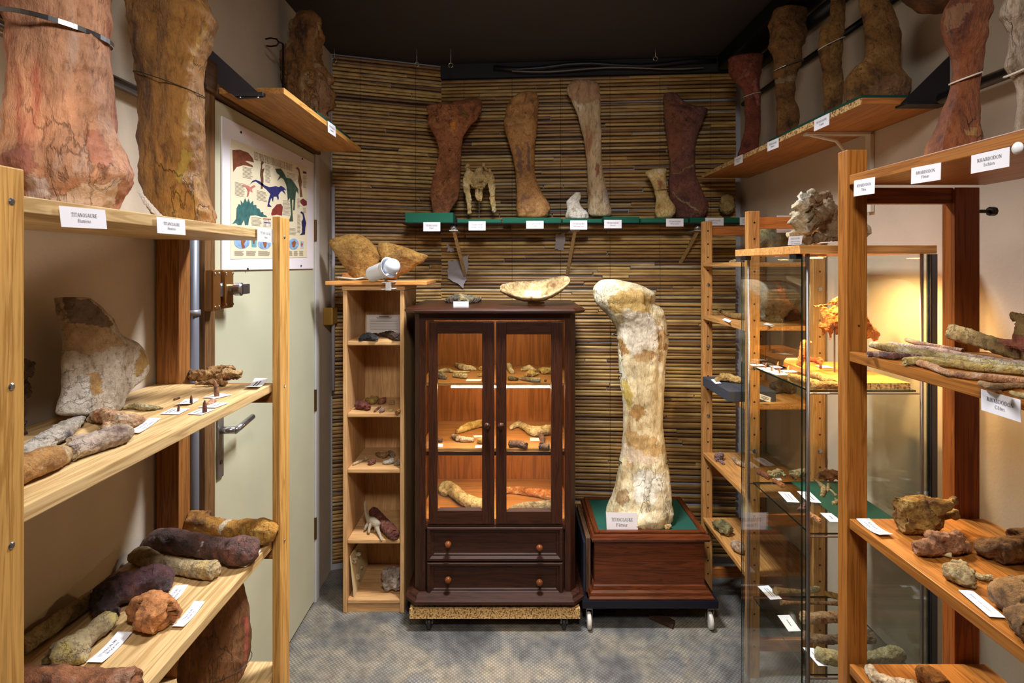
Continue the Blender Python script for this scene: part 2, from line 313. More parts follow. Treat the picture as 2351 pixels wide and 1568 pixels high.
def glyph(ch):
    g = Gl(); base = {'é': 'e', 'è': 'e', 'ô': 'o', 'î': 'i', 'â': 'a'}.get(ch, ch); W = .6; C = CA; X = XH_
    if base == 'T': g.h(0, .56, C - TN / 2); g.v(.28, 0, C); g.sf(.28, 0, .24); g.v(.02, C - .16, C, TN); g.v(.54, C - .16, C, TN); W = .58
    elif base == 'I': g.v(.14, 0, C); g.sf(.14, 0, .26); g.sf(.14, C, .26); W = .3
    elif base == 'A': g.bar(.05, 0, .31, C, TN); g.bar(.30, C, .57, 0, TK); g.h(.14, .45, .23); g.sf(.06, 0, .17); g.sf(.57, 0, .2); W = .66
    elif base == 'N': g.v(.1, 0, C, TN); g.bar(.1, C - .03, .54, .03, TK); g.v(.54, 0, C, TN); g.sf(.1, 0); g.sf(.05, C, .14); g.sf(.54, C); W = .68
    elif base == 'O': g.arc(.32, .34, .3, .35, 0, 360, 22); W = .68
    elif base == 'S': g.arc(.24, .51, .18, .18, 40, 270, 12); g.arc(.24, .17, .2, .18, 90, -140, 12); g.v(.41, .5, .66, TN); g.v(.05, .02, .2, TN); W = .5
    elif base == 'U': g.v(.12, .2, C); g.arc(.325, .22, .255, .23, 180, 360, 12); g.v(.56, .2, C, TN); g.sf(.12, C); g.sf(.56, C); W = .68
    elif base == 'R': g.v(.14, 0, C); g.h(.14, .32, C - TN / 2); g.h(.14, .32, .345); g.arc(.3, .5, .22, .18, -90, 90, 10); g.bar(.3, .34, .58, .02, TK); g.sf(.14, 0, .26); g.sf(.06, C, .12); g.sf(.6, 0, .12); W = .66
    elif base == 'E': g.v(.14, 0, C); g.h(.06, .5, C - TN / 2); g.h(.14, .42, .35); g.h(.06, .54, TN / 2); g.v(.5, C - .15, C, TN); g.v(.54, 0, .16, TN); g.v(.42, .28, .42, TN); W = .6
    elif base == 'H': g.v(.14, 0, C); g.v(.54, 0, C); g.h(.14, .54, .35); [g.sf(x, y, .26) for x in (.14, .54) for y in (0, C)]; W = .7
    elif base == 'B': g.v(.14, 0, C); g.h(.06, .3, C - TN / 2); g.h(.14, .32, .36); g.h(.06, .32, TN / 2); g.arc(.29, .52, .2, .17, -90, 90, 10); g.arc(.31, .18, .24, .19, -90, 90, 10); W = .6
    elif base == 'D': g.v(.14, 0, C); g.h(.06, .3, C - TN / 2); g.h(.06, .3, TN / 2); g.arc(.28, .34, .34, .34, -90, 90, 14); W = .68
    elif base == 'C': g.arc(.33, .34, .3, .35, 45, 315, 16); g.v(.56, .46, .66, TN); W = .64
    elif base == 'F': g.v(.14, 0, C); g.h(.06, .5, C - TN / 2); g.h(.14, .4, .35); g.v(.5, C - .15, C, TN); g.sf(.14, 0, .26); W = .54
    elif base == 'P': g.v(.14, 0, C); g.h(.06, .32, C - TN / 2); g.h(.14, .32, .32); g.arc(.3, .49, .23, .19, -90, 90, 10); g.sf(.14, 0, .26); W = .56
    elif base == 'L': g.v(.14, 0, C); g.h(.06, .52, TN / 2); g.v(.52, 0, .18, TN); g.sf(.14, C, .26); W = .58
    elif base == 'M': g.v(.1, 0, C, TN); g.bar(.1, C, .38, .05, TK); g.bar(.38, .05, .64, C, TN); g.v(.66, 0, C); g.sf(.1, 0); g.sf(.66, 0, .24); g.sf(.66, C, .2); W = .82
    elif base == 'V': g.bar(.08, C, .33, 0, TK); g.bar(.33, 0, .58, C, TN); g.sf(.08, C); g.sf(.58, C, .18); W = .66
    elif base == 'X': g.bar(.06, C, .56, 0, TK); g.bar(.54, C, .06, 0, TN); W = .64
    elif base == 'K': g.v(.14, 0, C); g.bar(.2, .32, .54, C, TN); g.bar(.28, .4, .58, 0, TK); W = .66
    elif base == 'Y': g.bar(.06, C, .32, .3, TK); g.bar(.32, .3, .56, C, TN); g.v(.32, 0, .32); W = .62
    elif base == 'u': g.v(.1, .12, X, .09); g.arc(.23, .14, .17, .15, 180, 330, 8, .09); g.v(.38, 0, X, .09); g.sf(.06, X, .1); W = .48
    elif base in 'nmh':
        g.v(.1, 0, CA if base == 'h' else X, .09); g.arc(.24, .28, .185, .18, 0, 170, 8, .09); g.v(.38, 0, .3, .09); g.sf(.1, 0, .18); g.sf(.38, 0, .18); g.sf(.06, CA if base == 'h' else X, .1); W = .5
        if base == 'm': g.arc(.52, .28, .185, .18, 0, 170, 8, .09); g.v(.66, 0, .3, .09); g.sf(.66, 0, .18); W = .78
    elif base == 'r': g.v(.1, 0, X, .09); g.arc(.25, .28, .16, .17, 60, 170, 6, .08); g.sf(.1, 0, .2); W = .36
    elif base == 's': g.arc(.17, .34, .12, .12, 40, 270, 8, .07); g.arc(.17, .12, .14, .125, 90, -140, 8, .07); W = .36
    elif base == 'i': g.v(.1, 0, X, .09); g.sf(.1, 0, .2); W = .24; 
    elif base == 'l': g.v(.1, 0, CA, .09); g.sf(.1, 0, .2); W = .24
    elif base in 'bdpqg':
        st = .1 if base in 'bp' else .38; g.arc(.24, .225, .19, .235, 0, 360, 16, .085); g.v(st, {'p': -.2, 'g': -.08, 'q': -.2}.get(base, 0), CA if base in 'bd' else X, .085); W = .48
        if base == 'g': g.arc(.24, -.08, .18, .13, 180, 360, 8, .07)
    elif base == 'o': g.arc(.23, .225, .2, .235, 0, 360, 16, .085); W = .48
    elif base == 'e': g.arc(.22, .225, .19, .235, 0, 320, 14, .085); g.h(.06, .39, .25); W = .44
    elif base == 'c': g.arc(.22, .225, .19, .235, 45, 315, 12, .085); W = .42
    elif base == 'a': g.arc(.2, .13, .15, .14, 0, 360, 12, .075); g.v(.33, 0, .32, .085); g.arc(.2, .31, .15, .14, 0, 150, 7, .08); W = .42
    elif base == 't': g.v(.13, .08, .58, .085); g.h(.02, .28, X - .02); g.arc(.22, .12, .13, .12, 180, 300, 6, .08); W = .3
    elif base == 'f': g.v(.13, 0, .55, .085); g.h(.02, .28, X - .02); g.arc(.25, .53, .16, .15, 40, 180, 6, .08); W = .3
    elif base == 'v': g.bar(.06, X, .22, 0, .085); g.bar(.22, 0, .37, X, TN); W = .42
    elif base == 'y': g.bar(.06, X, .22, 0, .085); g.bar(.37, X, .16, -.18, TN); W = .42
    elif base == 'x': g.bar(.06, X, .36, 0, .085); g.bar(.35, X, .05, 0, TN); W = .42
    elif base == '-': g.h(.04, .24, .22, .06); W = .28
    elif base == ' ': W = .26
    if ch == 'i': g.v(.1, .55, .65, .1)
    if ch in 'é': g.bar(.18, .52, .3, .66, .06)
    if ch in 'è': g.bar(.28, .52, .14, .66, .06)
    if ch in 'ôîâ': x = W / 2 - .01; g.bar(x - .11, .53, x, .65, .05); g.bar(x, .65, x + .11, .53, .05)
    return g.q, W + .03
def text2d(s):
    if s in _T: return _T[s]
    x = 0.0; vs, fs = [], []
    for ch in s:
        q, w_ = glyph(ch)
        for p in q:
            b = len(vs); vs += [(x + a, y) for a, y in p]; fs.append([b, b + 1, b + 2, b + 3])
        x += w_
    vs = np.array(vs) if vs else np.zeros((0, 2))
    if len(vs): vs[:, 0] -= x / 2
    _T[s] = (vs, fs); return _T[s]
INK = (38, 36, 52)
def lettering(parent, lines, c, r, u, n, name='lettering', ink=INK, squeeze=0.9, maxw=None):
    # lines: (text or ('bar', width), size, offset along up); c centre, r/u unit vectors, n normal
    V_, F_ = [], []
    for t, size, off in lines:
        if isinstance(t, tuple):
            w2 = t[1] / 2; base = len(V_)
            for a, b in ((-w2, -size / 2), (w2, -size / 2), (w2, size / 2), (-w2, size / 2)): V_.append(c + r * a + u * (b + off) + n)
            F_.append([base, base + 1, base + 2, base + 3]); continue
        vs, fs = text2d(t)
        if not len(vs): continue
        k = size * squeeze; wd = (vs[:, 0].max() - vs[:, 0].min()) * k
        if maxw and wd > maxw: k *= maxw / wd
        base = len(V_)
        for x, y in vs: V_.append(c + r * (x * k) + u * ((y - 0.33) * size + off) + n)
        F_ += [[i + base for i in f] for f in fs]
    return mk(name, V_, F_, flat(ink, 0.8), parent)
PAPER = (236, 234, 242)
def card(label, TL, TR, BL, plane, lines, lift=0.0015, paper=PAPER, group=None, curl=0.0, name='label_card'):
    a, b, d = (PL(*p, plane) for p in (TL, TR, BL))
    r = b - a; u = a - d; n = r.cross(u).normalized(); t = 0.0006
    if plane[0] == 'Z': n = V((0, 0, 1)) if n.z >= 0 else V((0, 0, -1))
    cen = (b + d) / 2; ru = r.normalized(); uu = (u - ru * u.dot(ru)).normalized(); W, Hh = r.length, u.length
    m = 8; vs, fs = [], []
    for i in range(m + 1):
        s = i / m; z = curl * (2 * s - 1) ** 2
        for q in (0, 1):
            p = d + r * s + u * q + n * (lift + z); vs += [p, p + n * t]
    for i in range(m):
        k = i * 4; fs += [[k, k + 2, k + 6, k + 4], [k + 1, k + 5, k + 7, k + 3], [k, k + 4, k + 5, k + 1], [k + 2, k + 3, k + 7, k + 6]]
    fs += [[0, 1, 3, 2], [m * 4, m * 4 + 2, m * 4 + 3, m * 4 + 1]]
    o = mk(name, vs, fs, flat(paper, 0.7)); tag(o, label, 'label', group)
    if lines:
        L = [(tx if not isinstance(tx, float) else ('bar', tx * W), sz * Hh, of * Hh) for tx, sz, of in lines]
        lo = lettering(o, L, cen + n * (lift + t), ru, uu, n * 0.0004, maxw=W * 0.68); oo = origin_of(o)
        for v_ in lo.data.vertices:
            s_ = (V(v_.co) + oo - d).dot(r) / r.length_squared; v_.co = V(v_.co) + n * (curl * (2 * s_ - 1) ** 2)
    return o
def TX(*names):
    return [(names[0], 0.27, 0.13)] + ([(names[1], 0.25, -0.15)] if len(names) > 1 else [])
BARS = [(0.6, 0.05, 0.18), (0.72, 0.04, 0.02), (0.5, 0.04, -0.12)]

# ---- fossils
def catmull(P, n):
    P = np.array(P, float); m = len(P); t = np.linspace(0, m - 1, n); i = np.clip(t.astype(int), 0, m - 2); u = (t - i)[:, None]
    p0 = P[np.clip(i - 1, 0, m - 1)]; p1 = P[i]; p2 = P[i + 1]; p3 = P[np.clip(i + 2, 0, m - 1)]
    return 0.5 * ((2 * p1) + (-p0 + p2) * u + (2 * p0 - 5 * p1 + 4 * p2 - p3) * u ** 2 + (-p0 + 3 * p1 - 3 * p2 + p3) * u ** 3)
def fr(p, s, seed, octv=4): return mnoise.fractal(V((p[0] * s + seed, p[1] * s - seed * .7, p[2] * s + seed * 1.3)), 0.9, 2.1, octv)
def inpoly(x, y, poly):
    c = False; j = len(poly) - 1
    for i in range(len(poly)):
        xi, yi = poly[i]; xj, yj = poly[j]
        if (yi > y) != (yj > y) and x < (xj - xi) * (y - yi) / (yj - yi) + xi: c = not c
        j = i
    return c
def paintmesh(me, org, paint, jit=3.0, cy=None, soft=0):
    at = me.color_attributes.new('paint', 'FLOAT_COLOR', 'POINT'); n = len(me.vertices)
    co = np.zeros(n * 3); me.vertices.foreach_get('co', co); co = co.reshape(-1, 3) + np.array(org); out = np.zeros((n, 4))
    polys = [(p, lin(c), min(q[0] for q in p) - 8, max(q[0] for q in p) + 8, min(q[1] for q in p) - 8, max(q[1] for q in p) + 8) for p, c in paint]
    for i in range(n):
        X, Y, Z = co[i]
        if cy is not None and Y > cy: continue
        x = CX + F * X / Y; y = CY - F * (Z - H) / Y
        jx = jit * fr((x, y, 0), 0.07, 3.1, 4) * 2; jy = jit * fr((x, y, 5), 0.07, 9.2, 4) * 2
        for p, c, a, b, d, e in polys:
            if a < x < b and d < y < e and inpoly(x + jx, y + jy, p): out[i] = (c[0], c[1], c[2], 1.0)
    ed = np.zeros(len(me.edges) * 2, dtype=np.int64); me.edges.foreach_get('vertices', ed); ed = ed.reshape(-1, 2)
    deg = np.bincount(ed.ravel(), minlength=n)[:, None] + 1.0; out[:, :3] *= out[:, 3:4]
    for _ in range(soft):
        acc = out.copy()
        np.add.at(acc, ed[:, 0], out[ed[:, 1]]); np.add.at(acc, ed[:, 1], out[ed[:, 0]]); out = acc / deg
    out[:, :3] /= np.maximum(out[:, 3:4], 1e-4); out[:, 3] *= 0.85
    at.data.foreach_set('color', out.ravel())
def upright(name, label, cat, rows, plane, mat, dep=0.6, n=90, seg=56, amp=0.06, seed=1.0, zmin=None, lean=0.0, paint=None, ns=None, groove=0.0, sq=2.3, jit=3.0, parent=None, grooves=()):
    # rows (py, xl, xr[, depth ratio]) : a long bone standing in plane 'Y' (facing the camera) or 'X' (flat against a side wall)
    R = []
    for rw in rows:
        py, xl, xr = rw[:3]; dr = rw[3] if len(rw) > 3 else dep
        if plane[0] == 'Y': a, b = PY(xl, py, plane[1]), PY(xr, py, plane[1])
        else:
            X = plane[1] + lean * (CY - py) / 1000.0; a, b = PX(xl, py, X), PX(xr, py, X)
        c = (a + b) / 2; hw = (b - a) / 2
        R.append((*c, *hw, abs(dr) if dr < 0 else dr * hw.length))
    R = catmull(R, n); smax = R[:, 3:6].__abs__().max(); ns = ns or 0.55 / smax
    W = V((0, 1, 0)) if plane[0] == 'Y' else V((1, 0, 0)); vs = []
    for k in range(n):
        c = V(R[k, :3]); U = V(R[k, 3:6]); d = max(R[k, 6], 0.004); t = k / (n - 1)
        e = min(t, 1 - t) * n / 5.0; cap = 1.0 if e >= 1 else math.sqrt(max(0.0, 1 - (1 - e) ** 2)) * 0.75 + 0.25
        for i in range(seg):
            th = 2 * math.pi * i / seg; cs, sn = math.cos(th), math.sin(th)
            q = (abs(cs) ** sq + abs(sn) ** sq) ** (-1 / sq); dirv = U * (cs * q * (0.55 + 0.45 * cap)) + W * (sn * q * d * cap)
            p = c + dirv; r0 = min(U.length, d)
            a = fr(p, ns, seed, 3) * amp * r0 * 1.8 + fr(p, ns * 4, seed + 4, 5) * amp * r0 * 0.9 + (0.35 - 2.2 * abs(fr(p, ns * 2.1, seed + 9, 3))) * amp * r0 * 0.3 * (1 + max(0.0, min(1.0, (t - .82) * 10)) * 3)
            g = 0.0
            for ga, gw, gd, g0, g1 in grooves:
                if g0 < t < g1: g += gd * math.exp(-((th - ga) / gw) ** 2) * min(1, 6 * min(t - g0, g1 - t) / (g1 - g0))
            p = p + dirv.normalized() * a - dirv * g
            if zmin is not None and p.z < zmin: p.z = zmin
            vs.append(p)
    fs = [[k * seg + i, k * seg + (i + 1) % seg, (k + 1) * seg + (i + 1) % seg, (k + 1) * seg + i] for k in range(n - 1) for i in range(seg)]
    vs.append(V(R[0, :3])); vs.append(V(R[-1, :3]) if zmin is None else V((R[-1, 0], R[-1, 1], max(zmin, R[-1, 2])))); L = len(vs)
    fs += [[(i + 1) % seg, i, L - 2] for i in range(seg)] + [[(n - 1) * seg + i, (n - 1) * seg + (i + 1) % seg, L - 1] for i in range(seg)]
    o = mk(name, vs, fs, mat, parent, True)
    if paint: paintmesh(o.data, o.location, paint, jit, plane[1] + 0.01 if plane[0] == 'Y' else None)
    return tag(o, label, cat)
# unit icosphere
_bm = bmesh.new(); bmesh.ops.create_icosphere(_bm, subdivisions=2, radius=1.0); _bm.verts.index_update()
ICV = np.array([v.co for v in _bm.verts]); ICF = [[v.index for v in f.verts] for f in _bm.faces]; _bm.free(); ICFA = np.array(ICF)
PEND = []
def ctrl(p, plane):
    px, py, r = p[:3]; ex = p[3] if len(p) > 3 else 0.0
    if plane[0] == 'Z':
        Y = F * (H - plane[1] - ex) / (py - CY + r); return (*PY(px, py, Y), r * Y / F)
    if plane[0] == 'Y': return (*PY(px, py, plane[1] + ex), r * (plane[1] + ex) / F)
    if plane[0] == 'X':
        c = PX(px, py, plane[1] + ex); return (*c, r * c.y / F)
    return p
def lobes(name, label, cat, chains, plane, mat, amp=0.12, flat_=None, vox=None, seed=None, group=None, parent=None, zmin=None, paint=None, nsc=1.0, jit=3.0, blunt=True):
    vs, fs, rs = [], [], []; base = 0; ends = []
    for ch in chains:
        C = [ctrl(p, plane) for p in ch]
        if len(C) > 1:
            L = sum((V(C[i][:3]) - V(C[i + 1][:3])).length for i in range(len(C) - 1)); rm = min(c[3] for c in C)
            for a_, b_ in ((C[0], C[1]), (C[-1], C[-2])):
                if blunt and a_[3] > .55 * max(c[3] for c in C): ends.append((a_[:3], (V(a_[:3]) - V(b_[:3])).normalized(), a_[3]))
            C = catmull(C, int(min(60, max(3, L / (0.4 * rm) + 2))))
        for c in C:
            r = max(c[3], 0.0012); rs.append(r); sv = ICV * r
            vs.append(sv + np.array(c[:3])); fs.append(ICFA + base); base += len(ICV)
    vs = np.concatenate(vs); fs = np.concatenate(fs)
    if flat_:
        ax = 'xyz'.index(flat_[0]); m = vs[:, ax].mean() if flat_[0] != 'z' else vs[:, 2].min(); vs[:, ax] = m + (vs[:, ax] - m) * flat_[1]
    rmax, rmin = max(rs), min(rs); ext = (vs.max(0) - vs.min(0)).max()
    vox = vox or max(0.0011, min(rmin * 0.4, rmax * 0.15), ext / 170)
    o = mk(name, vs, fs.tolist(), mat, parent, True); tag(o, label, cat, group)
    md = o.modifiers.new('r', 'REMESH'); md.mode = 'VOXEL'; md.voxel_size = vox
    PEND.append((o, amp, rmax, seed if seed is not None else random.random() * 50, zmin if zmin is not None else (plane[1] if plane[0] == 'Z' else None), paint, nsc, jit, ends))
    return o
def flush():
    dg = bpy.context.evaluated_depsgraph_get()
    for o, amp, rmax, seed, zmin, paint, nsc, jit, ends in PEND:
        me = bpy.data.meshes.new_from_object(o.evaluated_get(dg)); n = len(me.vertices)
        co = np.zeros(n * 3); me.vertices.foreach_get('co', co); co = co.reshape(-1, 3); no = np.zeros(n * 3); me.vertices.foreach_get('normal', no); no = no.reshape(-1, 3)
        s = nsc * 0.6 / rmax
        for q, dv, r in ends:
            oo = np.array(origin_of(o)); rel = co + oo - np.array(q); h = rel @ np.array(dv); near = (np.linalg.norm(rel, axis=1) < r * 1.5) & (h > r * .3)
            if near.any():
                tgt = np.array([r * (.3 + .35 * fr(p, 1.2 / r, seed + 2, 3)) for p in co[near]]); hn = h[near]; co[near] -= (np.maximum(hn - tgt, 0) * .85)[:, None] * np.array(dv)
        d = np.array([fr(p, s, seed, 3) * amp * rmax + fr(p, s * 3.2, seed + 7, 5) * amp * rmax * 0.6 + (0.35 - 2.2 * abs(fr(p, s * 1.9, seed + 13, 3))) * amp * rmax * 0.8 for p in co])
        co += no * d[:, None]
        if zmin is not None:
            oz = origin_of(o)[2]; co[:, 2] = np.maximum(co[:, 2], zmin + 0.0004 - oz)
        me.vertices.foreach_set('co', co.ravel()); me.polygons.foreach_set('use_smooth', [True] * len(me.polygons)); me.update()
        old = o.data; o.modifiers.clear(); o.data = me; bpy.data.meshes.remove(old)
        if paint: paintmesh(me, origin_of(o), paint, jit)
    PEND.clear()
random.seed(7)
# ================================================================== the room
PLASTER = flat((196, 182, 164), 0.9, 0, 0.25, 70, 0.10)
WALLR = flat((186, 170, 152), 0.9, 0, 0.2, 70, 0.08)
XL, XRW, ZC = -0.94, 1.21, 2.68
A_, B_, D_ = V((XL, 2.87, 0)), V((-0.39, 3.05, 0)), V((XRW, 2.93, 0))
def struct(name, g, mat, parent=None): return g.done(name, mat, parent, kind=None if parent else 'structure')
struct('floor', G().box(XL - .1, XRW + .1, -1.3, 3.2, -.05, 0), floormat())
struct('ceiling', G().box(XL - .1, XRW + .1, -1.3, 3.2, ZC, ZC + .05), flat((58, 53, 56), 0.7, 0, 0.1, 30, 0.15))
struct('wall_left', G().box(XL - .1, XL, -1.3, 3.2, 0, ZC), PLASTER)
struct('wall_right', G().box(XRW, XRW + .1, -1.3, 3.2, 0, ZC), WALLR)
struct('wall_front', G().box(XL - .1, XRW + .1, -1.35, -1.25, 0, ZC), flat((84, 78, 72), .9, 0, .2, 60, .1))
struct('wall_back', G().prism([A_, B_, D_, D_ + V((0, .2, 0)), A_ + V((0, .35, 0))], (0, 0, ZC)), flat((176, 176, 184), 0.9, 0, 0.2, 60, 0.1))

# bamboo mats: every cane is a piece of its own
BAM = bamboomat()
def canemesh(nodes):
    g = G(); xs = [0.0]
    for nd in nodes: xs += [nd - .012, nd, nd + .012]
    xs += [1.0]; rings = []
    for x in xs:
        r = 1.12 if x in nodes else 1.0
        rings.append([V((x, r * math.cos(t), r * math.sin(t))) for t in [math.pi / 6 + k * math.pi / 3 for k in range(6)]])
    g.ringloft(rings); me = bpy.data.meshes.new('bamboo_cane'); me.from_pydata([tuple(v) for v in g.v], [], g.f); me.materials.append(BAM)
    me.polygons.foreach_set('use_smooth', [len(p.vertices) == 4 for p in me.polygons]); return me
CANES = [canemesh([.62]), canemesh([.31]), canemesh([.85]), canemesh([.12])]
def mat_thing(label, P, Q, z0, z1, pieces):
    d = (Q - P); L = d.length; d.normalize(); nrm = V((d.y, -d.x, 0)); ang = math.atan2(d.y, d.x)
    root = thing('bamboo_mat', label, 'mat', tuple(P + nrm * .014)); z = z0; rows = 0
    while z < z1:
        rows += 1; r = random.uniform(.0078, .0096); s = 0.0; cuts = []
        np_ = random.choice(pieces) if z > .5 else 1
        cuts = sorted(random.uniform(.08, .92) for _ in range(np_ - 1)); cuts = [0] + cuts + [1]
        for a, b in zip(cuts, cuts[1:]):
            if b - a < .03: continue
            o = bpy.data.objects.new('bamboo_cane', random.choice(CANES)); COL.objects.link(o); o.parent = root
            o.location = d * (a * L + .003) + V((0, 0, z + random.uniform(-.0015, .0015))) + nrm * random.uniform(-.003, .003)
            rr = r * random.uniform(.9, 1.05)
            o.scale = ((b - a) * L - random.uniform(.002, .006), rr * .6, rr); o.rotation_euler = (0, random.uniform(-.006, .006), ang)
        z += r * 2 + random.uniform(.0, .0026)
    for k in range(max(2, int(L / .23))):
        q = d * ((k + .5) * L / max(2, int(L / .23))) + nrm * .0095
        p0 = P + nrm * .014 + q
        G().tube([V((p0.x, p0.y, z0)), V((p0.x, p0.y, z1))], .0007, 4).done('binding_wire', flat((40, 34, 28), .6), root)
    return root
mat_thing('bamboo cane mat on the angled wall behind the narrow beech bookcase', A_ + V((.005, 0, 0)), B_, .05, 2.665, [1, 1, 2])
mat_thing('wide bamboo cane mat behind the glass-door cabinet and standing white femur', B_, D_ - V((.03, 0, 0)), .05, 2.60, [2, 2, 2, 2, 3])

struct('dark_gap_strip_1', G().prism([B_ + V((0, -.002, 2.60)), D_ + V((0, -.002, 2.60)), D_ + V((0, -.03, 2.60)), B_ + V((0, -.03, 2.60))], (0, 0, .079)), flat((34, 32, 38), .8))  # added strip, coloured dark to stand for the dark gap above the mat
# ---------------------------------------------------------------- door in the left wall
DX = -0.925
dr = thing('door_1', 'cream flush door with a dinosaur poster, brass rim lock and steel lever', 'door', (XL, 2.15, 0), kind='structure')
DW = flat((190, 188, 162), .55, 0, .08, 30, .10)
boxo('door_leaf', DW, XL + .001, DX, 1.712, 2.588, .012, 2.10, dr, .003)
OAK = wood((84, 58, 34), (122, 88, 54), 'z', .6)
boxo('door_jamb', OAK, XL + .001, -.915, 1.648, 1.706, 0, 2.12, dr, .003)
boxo('door_rebate', flat((58, 44, 32), .7), XL + .001, -.93, 1.706, 1.7115, 0, 2.10, dr, 0)
boxo('door_lintel', wood((60, 40, 22), (92, 62, 36), 'y', .6), XL + .001, -.905, 1.64, 2.62, 2.104, 2.20, dr, .003)
boxo('door_jamb', flat((186, 182, 180), .8, 0, .2, 50, .1), XL + .001, -.918, 2.591, 2.64, 0, 2.104, dr, .003)
BR = flat((150, 104, 54), .35, .75)
STEEL = flat((176, 176, 180), .25, .95); DKST = flat((118, 116, 116), .35, .9)
zl = 1.58 - 55 * 1.72 / F
kp = G().box(-.915, -.885, 1.640, 1.684, zl - .062, zl + .062, .007).done('lock_keep', BR, dr)
lk = G().box(DX, -.893, 1.722, 1.778, zl - .060, zl + .062, .008).done('lock_case', BR, dr)
for (yy, zz, par, xx) in [(1.65, .05, kp, -.885), (1.674, .05, kp, -.885), (1.65, -.05, kp, -.885), (1.674, -.05, kp, -.885), (1.73, .05, lk, -.893), (1.77, .05, lk, -.893), (1.73, -.048, lk, -.893), (1.77, -.048, lk, -.893)]:
    G().lathe((xx - .001, yy, zl + zz), (1, 0, 0), [(.0045, 0), (.0045, .002), (.003, .003)], 10).done('screw', STEEL, par)
G().box(-.912, -.899, 1.68, 1.724, zl - .022, zl + .022, .002).done('bolt', STEEL, lk)
G().lathe((-.893, 1.757, zl), (1, 0, 0), [(.018, 0), (.018, .012), (.021, .016), (.021, .034), (.016, .038)], 18).done('thumb_turn', STEEL, lk)
G().box(-.86, -.852, 1.755, 1.80, zl - .016, zl + .016, .003).done('turn_blade', DKST, lk)
zh = 1.58 - 380 * 1.735 / F
hp = G().box(DX, -.918, 1.728, 1.764, zh - .15, zh + .06, .003).done('handle_plate', flat((146, 142, 138), .4, .8), dr)
G().tube([(-.918, 1.746, zh), (-.872, 1.746, zh)], .011, 14).done('lever_neck', STEEL, hp, True)
G().tube([(-.872, 1.742, zh), (-.872, 1.79, zh + .004), (-.872, 1.86, zh + .012)], [.011, .010, .009], 14).done('lever', STEEL, hp, True)
G().lathe((-.918, 1.746, zh - .1), (1, 0, 0), [(.007, 0), (.007, .002)], 12).done('cylinder_lock', flat((60, 40, 36), .5), hp)
for zz in (1.745, .95, .35): G().cyl((-.922, 2.592, zz - .05), (-.922, 2.592, zz + .05), .007, 10).done('hinge', flat((96, 66, 34), .4, .7), dr)

# pipes and small wall fittings
p = thing('wall_pipe', 'grey vertical pipe on the wall between the shelf and the door', 'pipe', (-.918, 1.585, 0))
G().cyl((-.918, 1.585, 0), (-.918, 1.585, 2.1), .019, 18).done('pipe', flat((112, 116, 128), .4, .2), p, True)
z0 = 1.58 - 108 * 1.585 / F
G().cyl((-.918, 1.585, z0 - .008), (-.918, 1.585, z0 + .008), .023, 18).done('collar', flat((132, 132, 138), .4, .2), p, True)
G().cyl((-.905, 2.80, .95), (-.905, 2.80, 1.98), .009, 12).done('conduit_pipe', flat((176, 172, 180), .5), None, True, 'thin white conduit pipe running down to the brass junction box', 'pipe')
jb = thing('junction_box', 'square brass-yellow junction box below the white conduit pipe', 'box', (-.905, 2.77, 1.29))
boxo('box_body', flat((176, 136, 62), .4, .4), -.939, -.895, 2.75, 2.83, 1.285, 1.37, jb, .003)
boxo('box_lid', flat((206, 168, 88), .35, .4), -.895, -.892, 2.753, 2.827, 1.288, 1.367, jb, .001)
G().cyl((XL + .022, .45, 2.006), (XL + .022, 1.42, 2.006), .0135, 18).done('steel_rail', flat((150, 146, 142), .22, .95), None, True, 'polished steel rail behind the two big bones on the left wall', 'rail')
BLK = flat((20, 20, 24), .4, .3); DKGR = flat((36, 35, 42), .45, .2)
def rail(x0p, y0p, X, ya, yb, r, mat, label):
    Y = X * F / (x0p - CX); z = H + (CY - y0p) * Y / F
    return G().cyl((X, ya, z), (X, yb, z), r, 16).done('wall_rail', mat, None, True, label, 'rail')
rail(2250, 192, 1.165, .55, 1.50, .015, flat((126, 124, 124), .22, .95), 'steel rail on the right wall behind the orange Rhabdodon femur')
rail(1985, 45, 1.192, 1.6, 2.85, .012, BLK, 'thin black rail behind the bones on the high chipboard shelf')
rail(1880, 35, 1.180, 1.75, 2.85, .026, flat((24, 24, 32), .4, .2), 'thick black pipe near the ceiling above the high chipboard shelf')
G().box(1.07, 1.20, 1.7, 2.88, 2.60, 2.675, .01).done('cable_trunk', BLK, None, False, 'black cable trunk along the right edge of the dark ceiling', 'trunk')
ch = G(); pts = [(-.1 + i * .13, 2.975 - .075 * max(0, (i * .13 - .1)), 2.645 - .012 * math.sin(i * 1.3)) for i in range(10)]
ch.tube(pts, .013, 10); ch.done('ceiling_cable', flat((22, 22, 30), .4), None, True, 'thick dark cable along the ceiling above the bamboo mat', 'cable')
G().tube([(.0 + i * .1, 2.95 - .06 * max(0, i * .1), 2.618 - .008 * math.sin(i * .9)) for i in range(11)], .004, 8).done('ceiling_wire', flat((120, 112, 104), .5), None, True, 'thin pale wire sagging under the ceiling cable', 'wire')
for px, py, lb in ((768, 138, 'screw eye hanging in the left ceiling corner'), (957, 148, 'left one of the two screw eyes above the reddish pubis'), (1035, 150, 'right one of the two screw eyes above the reddish pubis'), (1505, 135, 'screw eye near the black clamp above the purple humerus')):
    c = PY(px, py, 2.80); g = G()
    g.tube([c + V((.011 * math.sin(t), 0, -.011 * math.cos(t))) for t in [k * 2 * math.pi / 14 for k in range(14)]], .0022, 6); g.cyl(c + V((0, 0, .011)), (c.x, c.y, ZC), .0022, 6)
    g.done('screw_eye', flat((190, 182, 176), .3, .8), None, True, lb, 'hook', 'screw eyes in the ceiling')

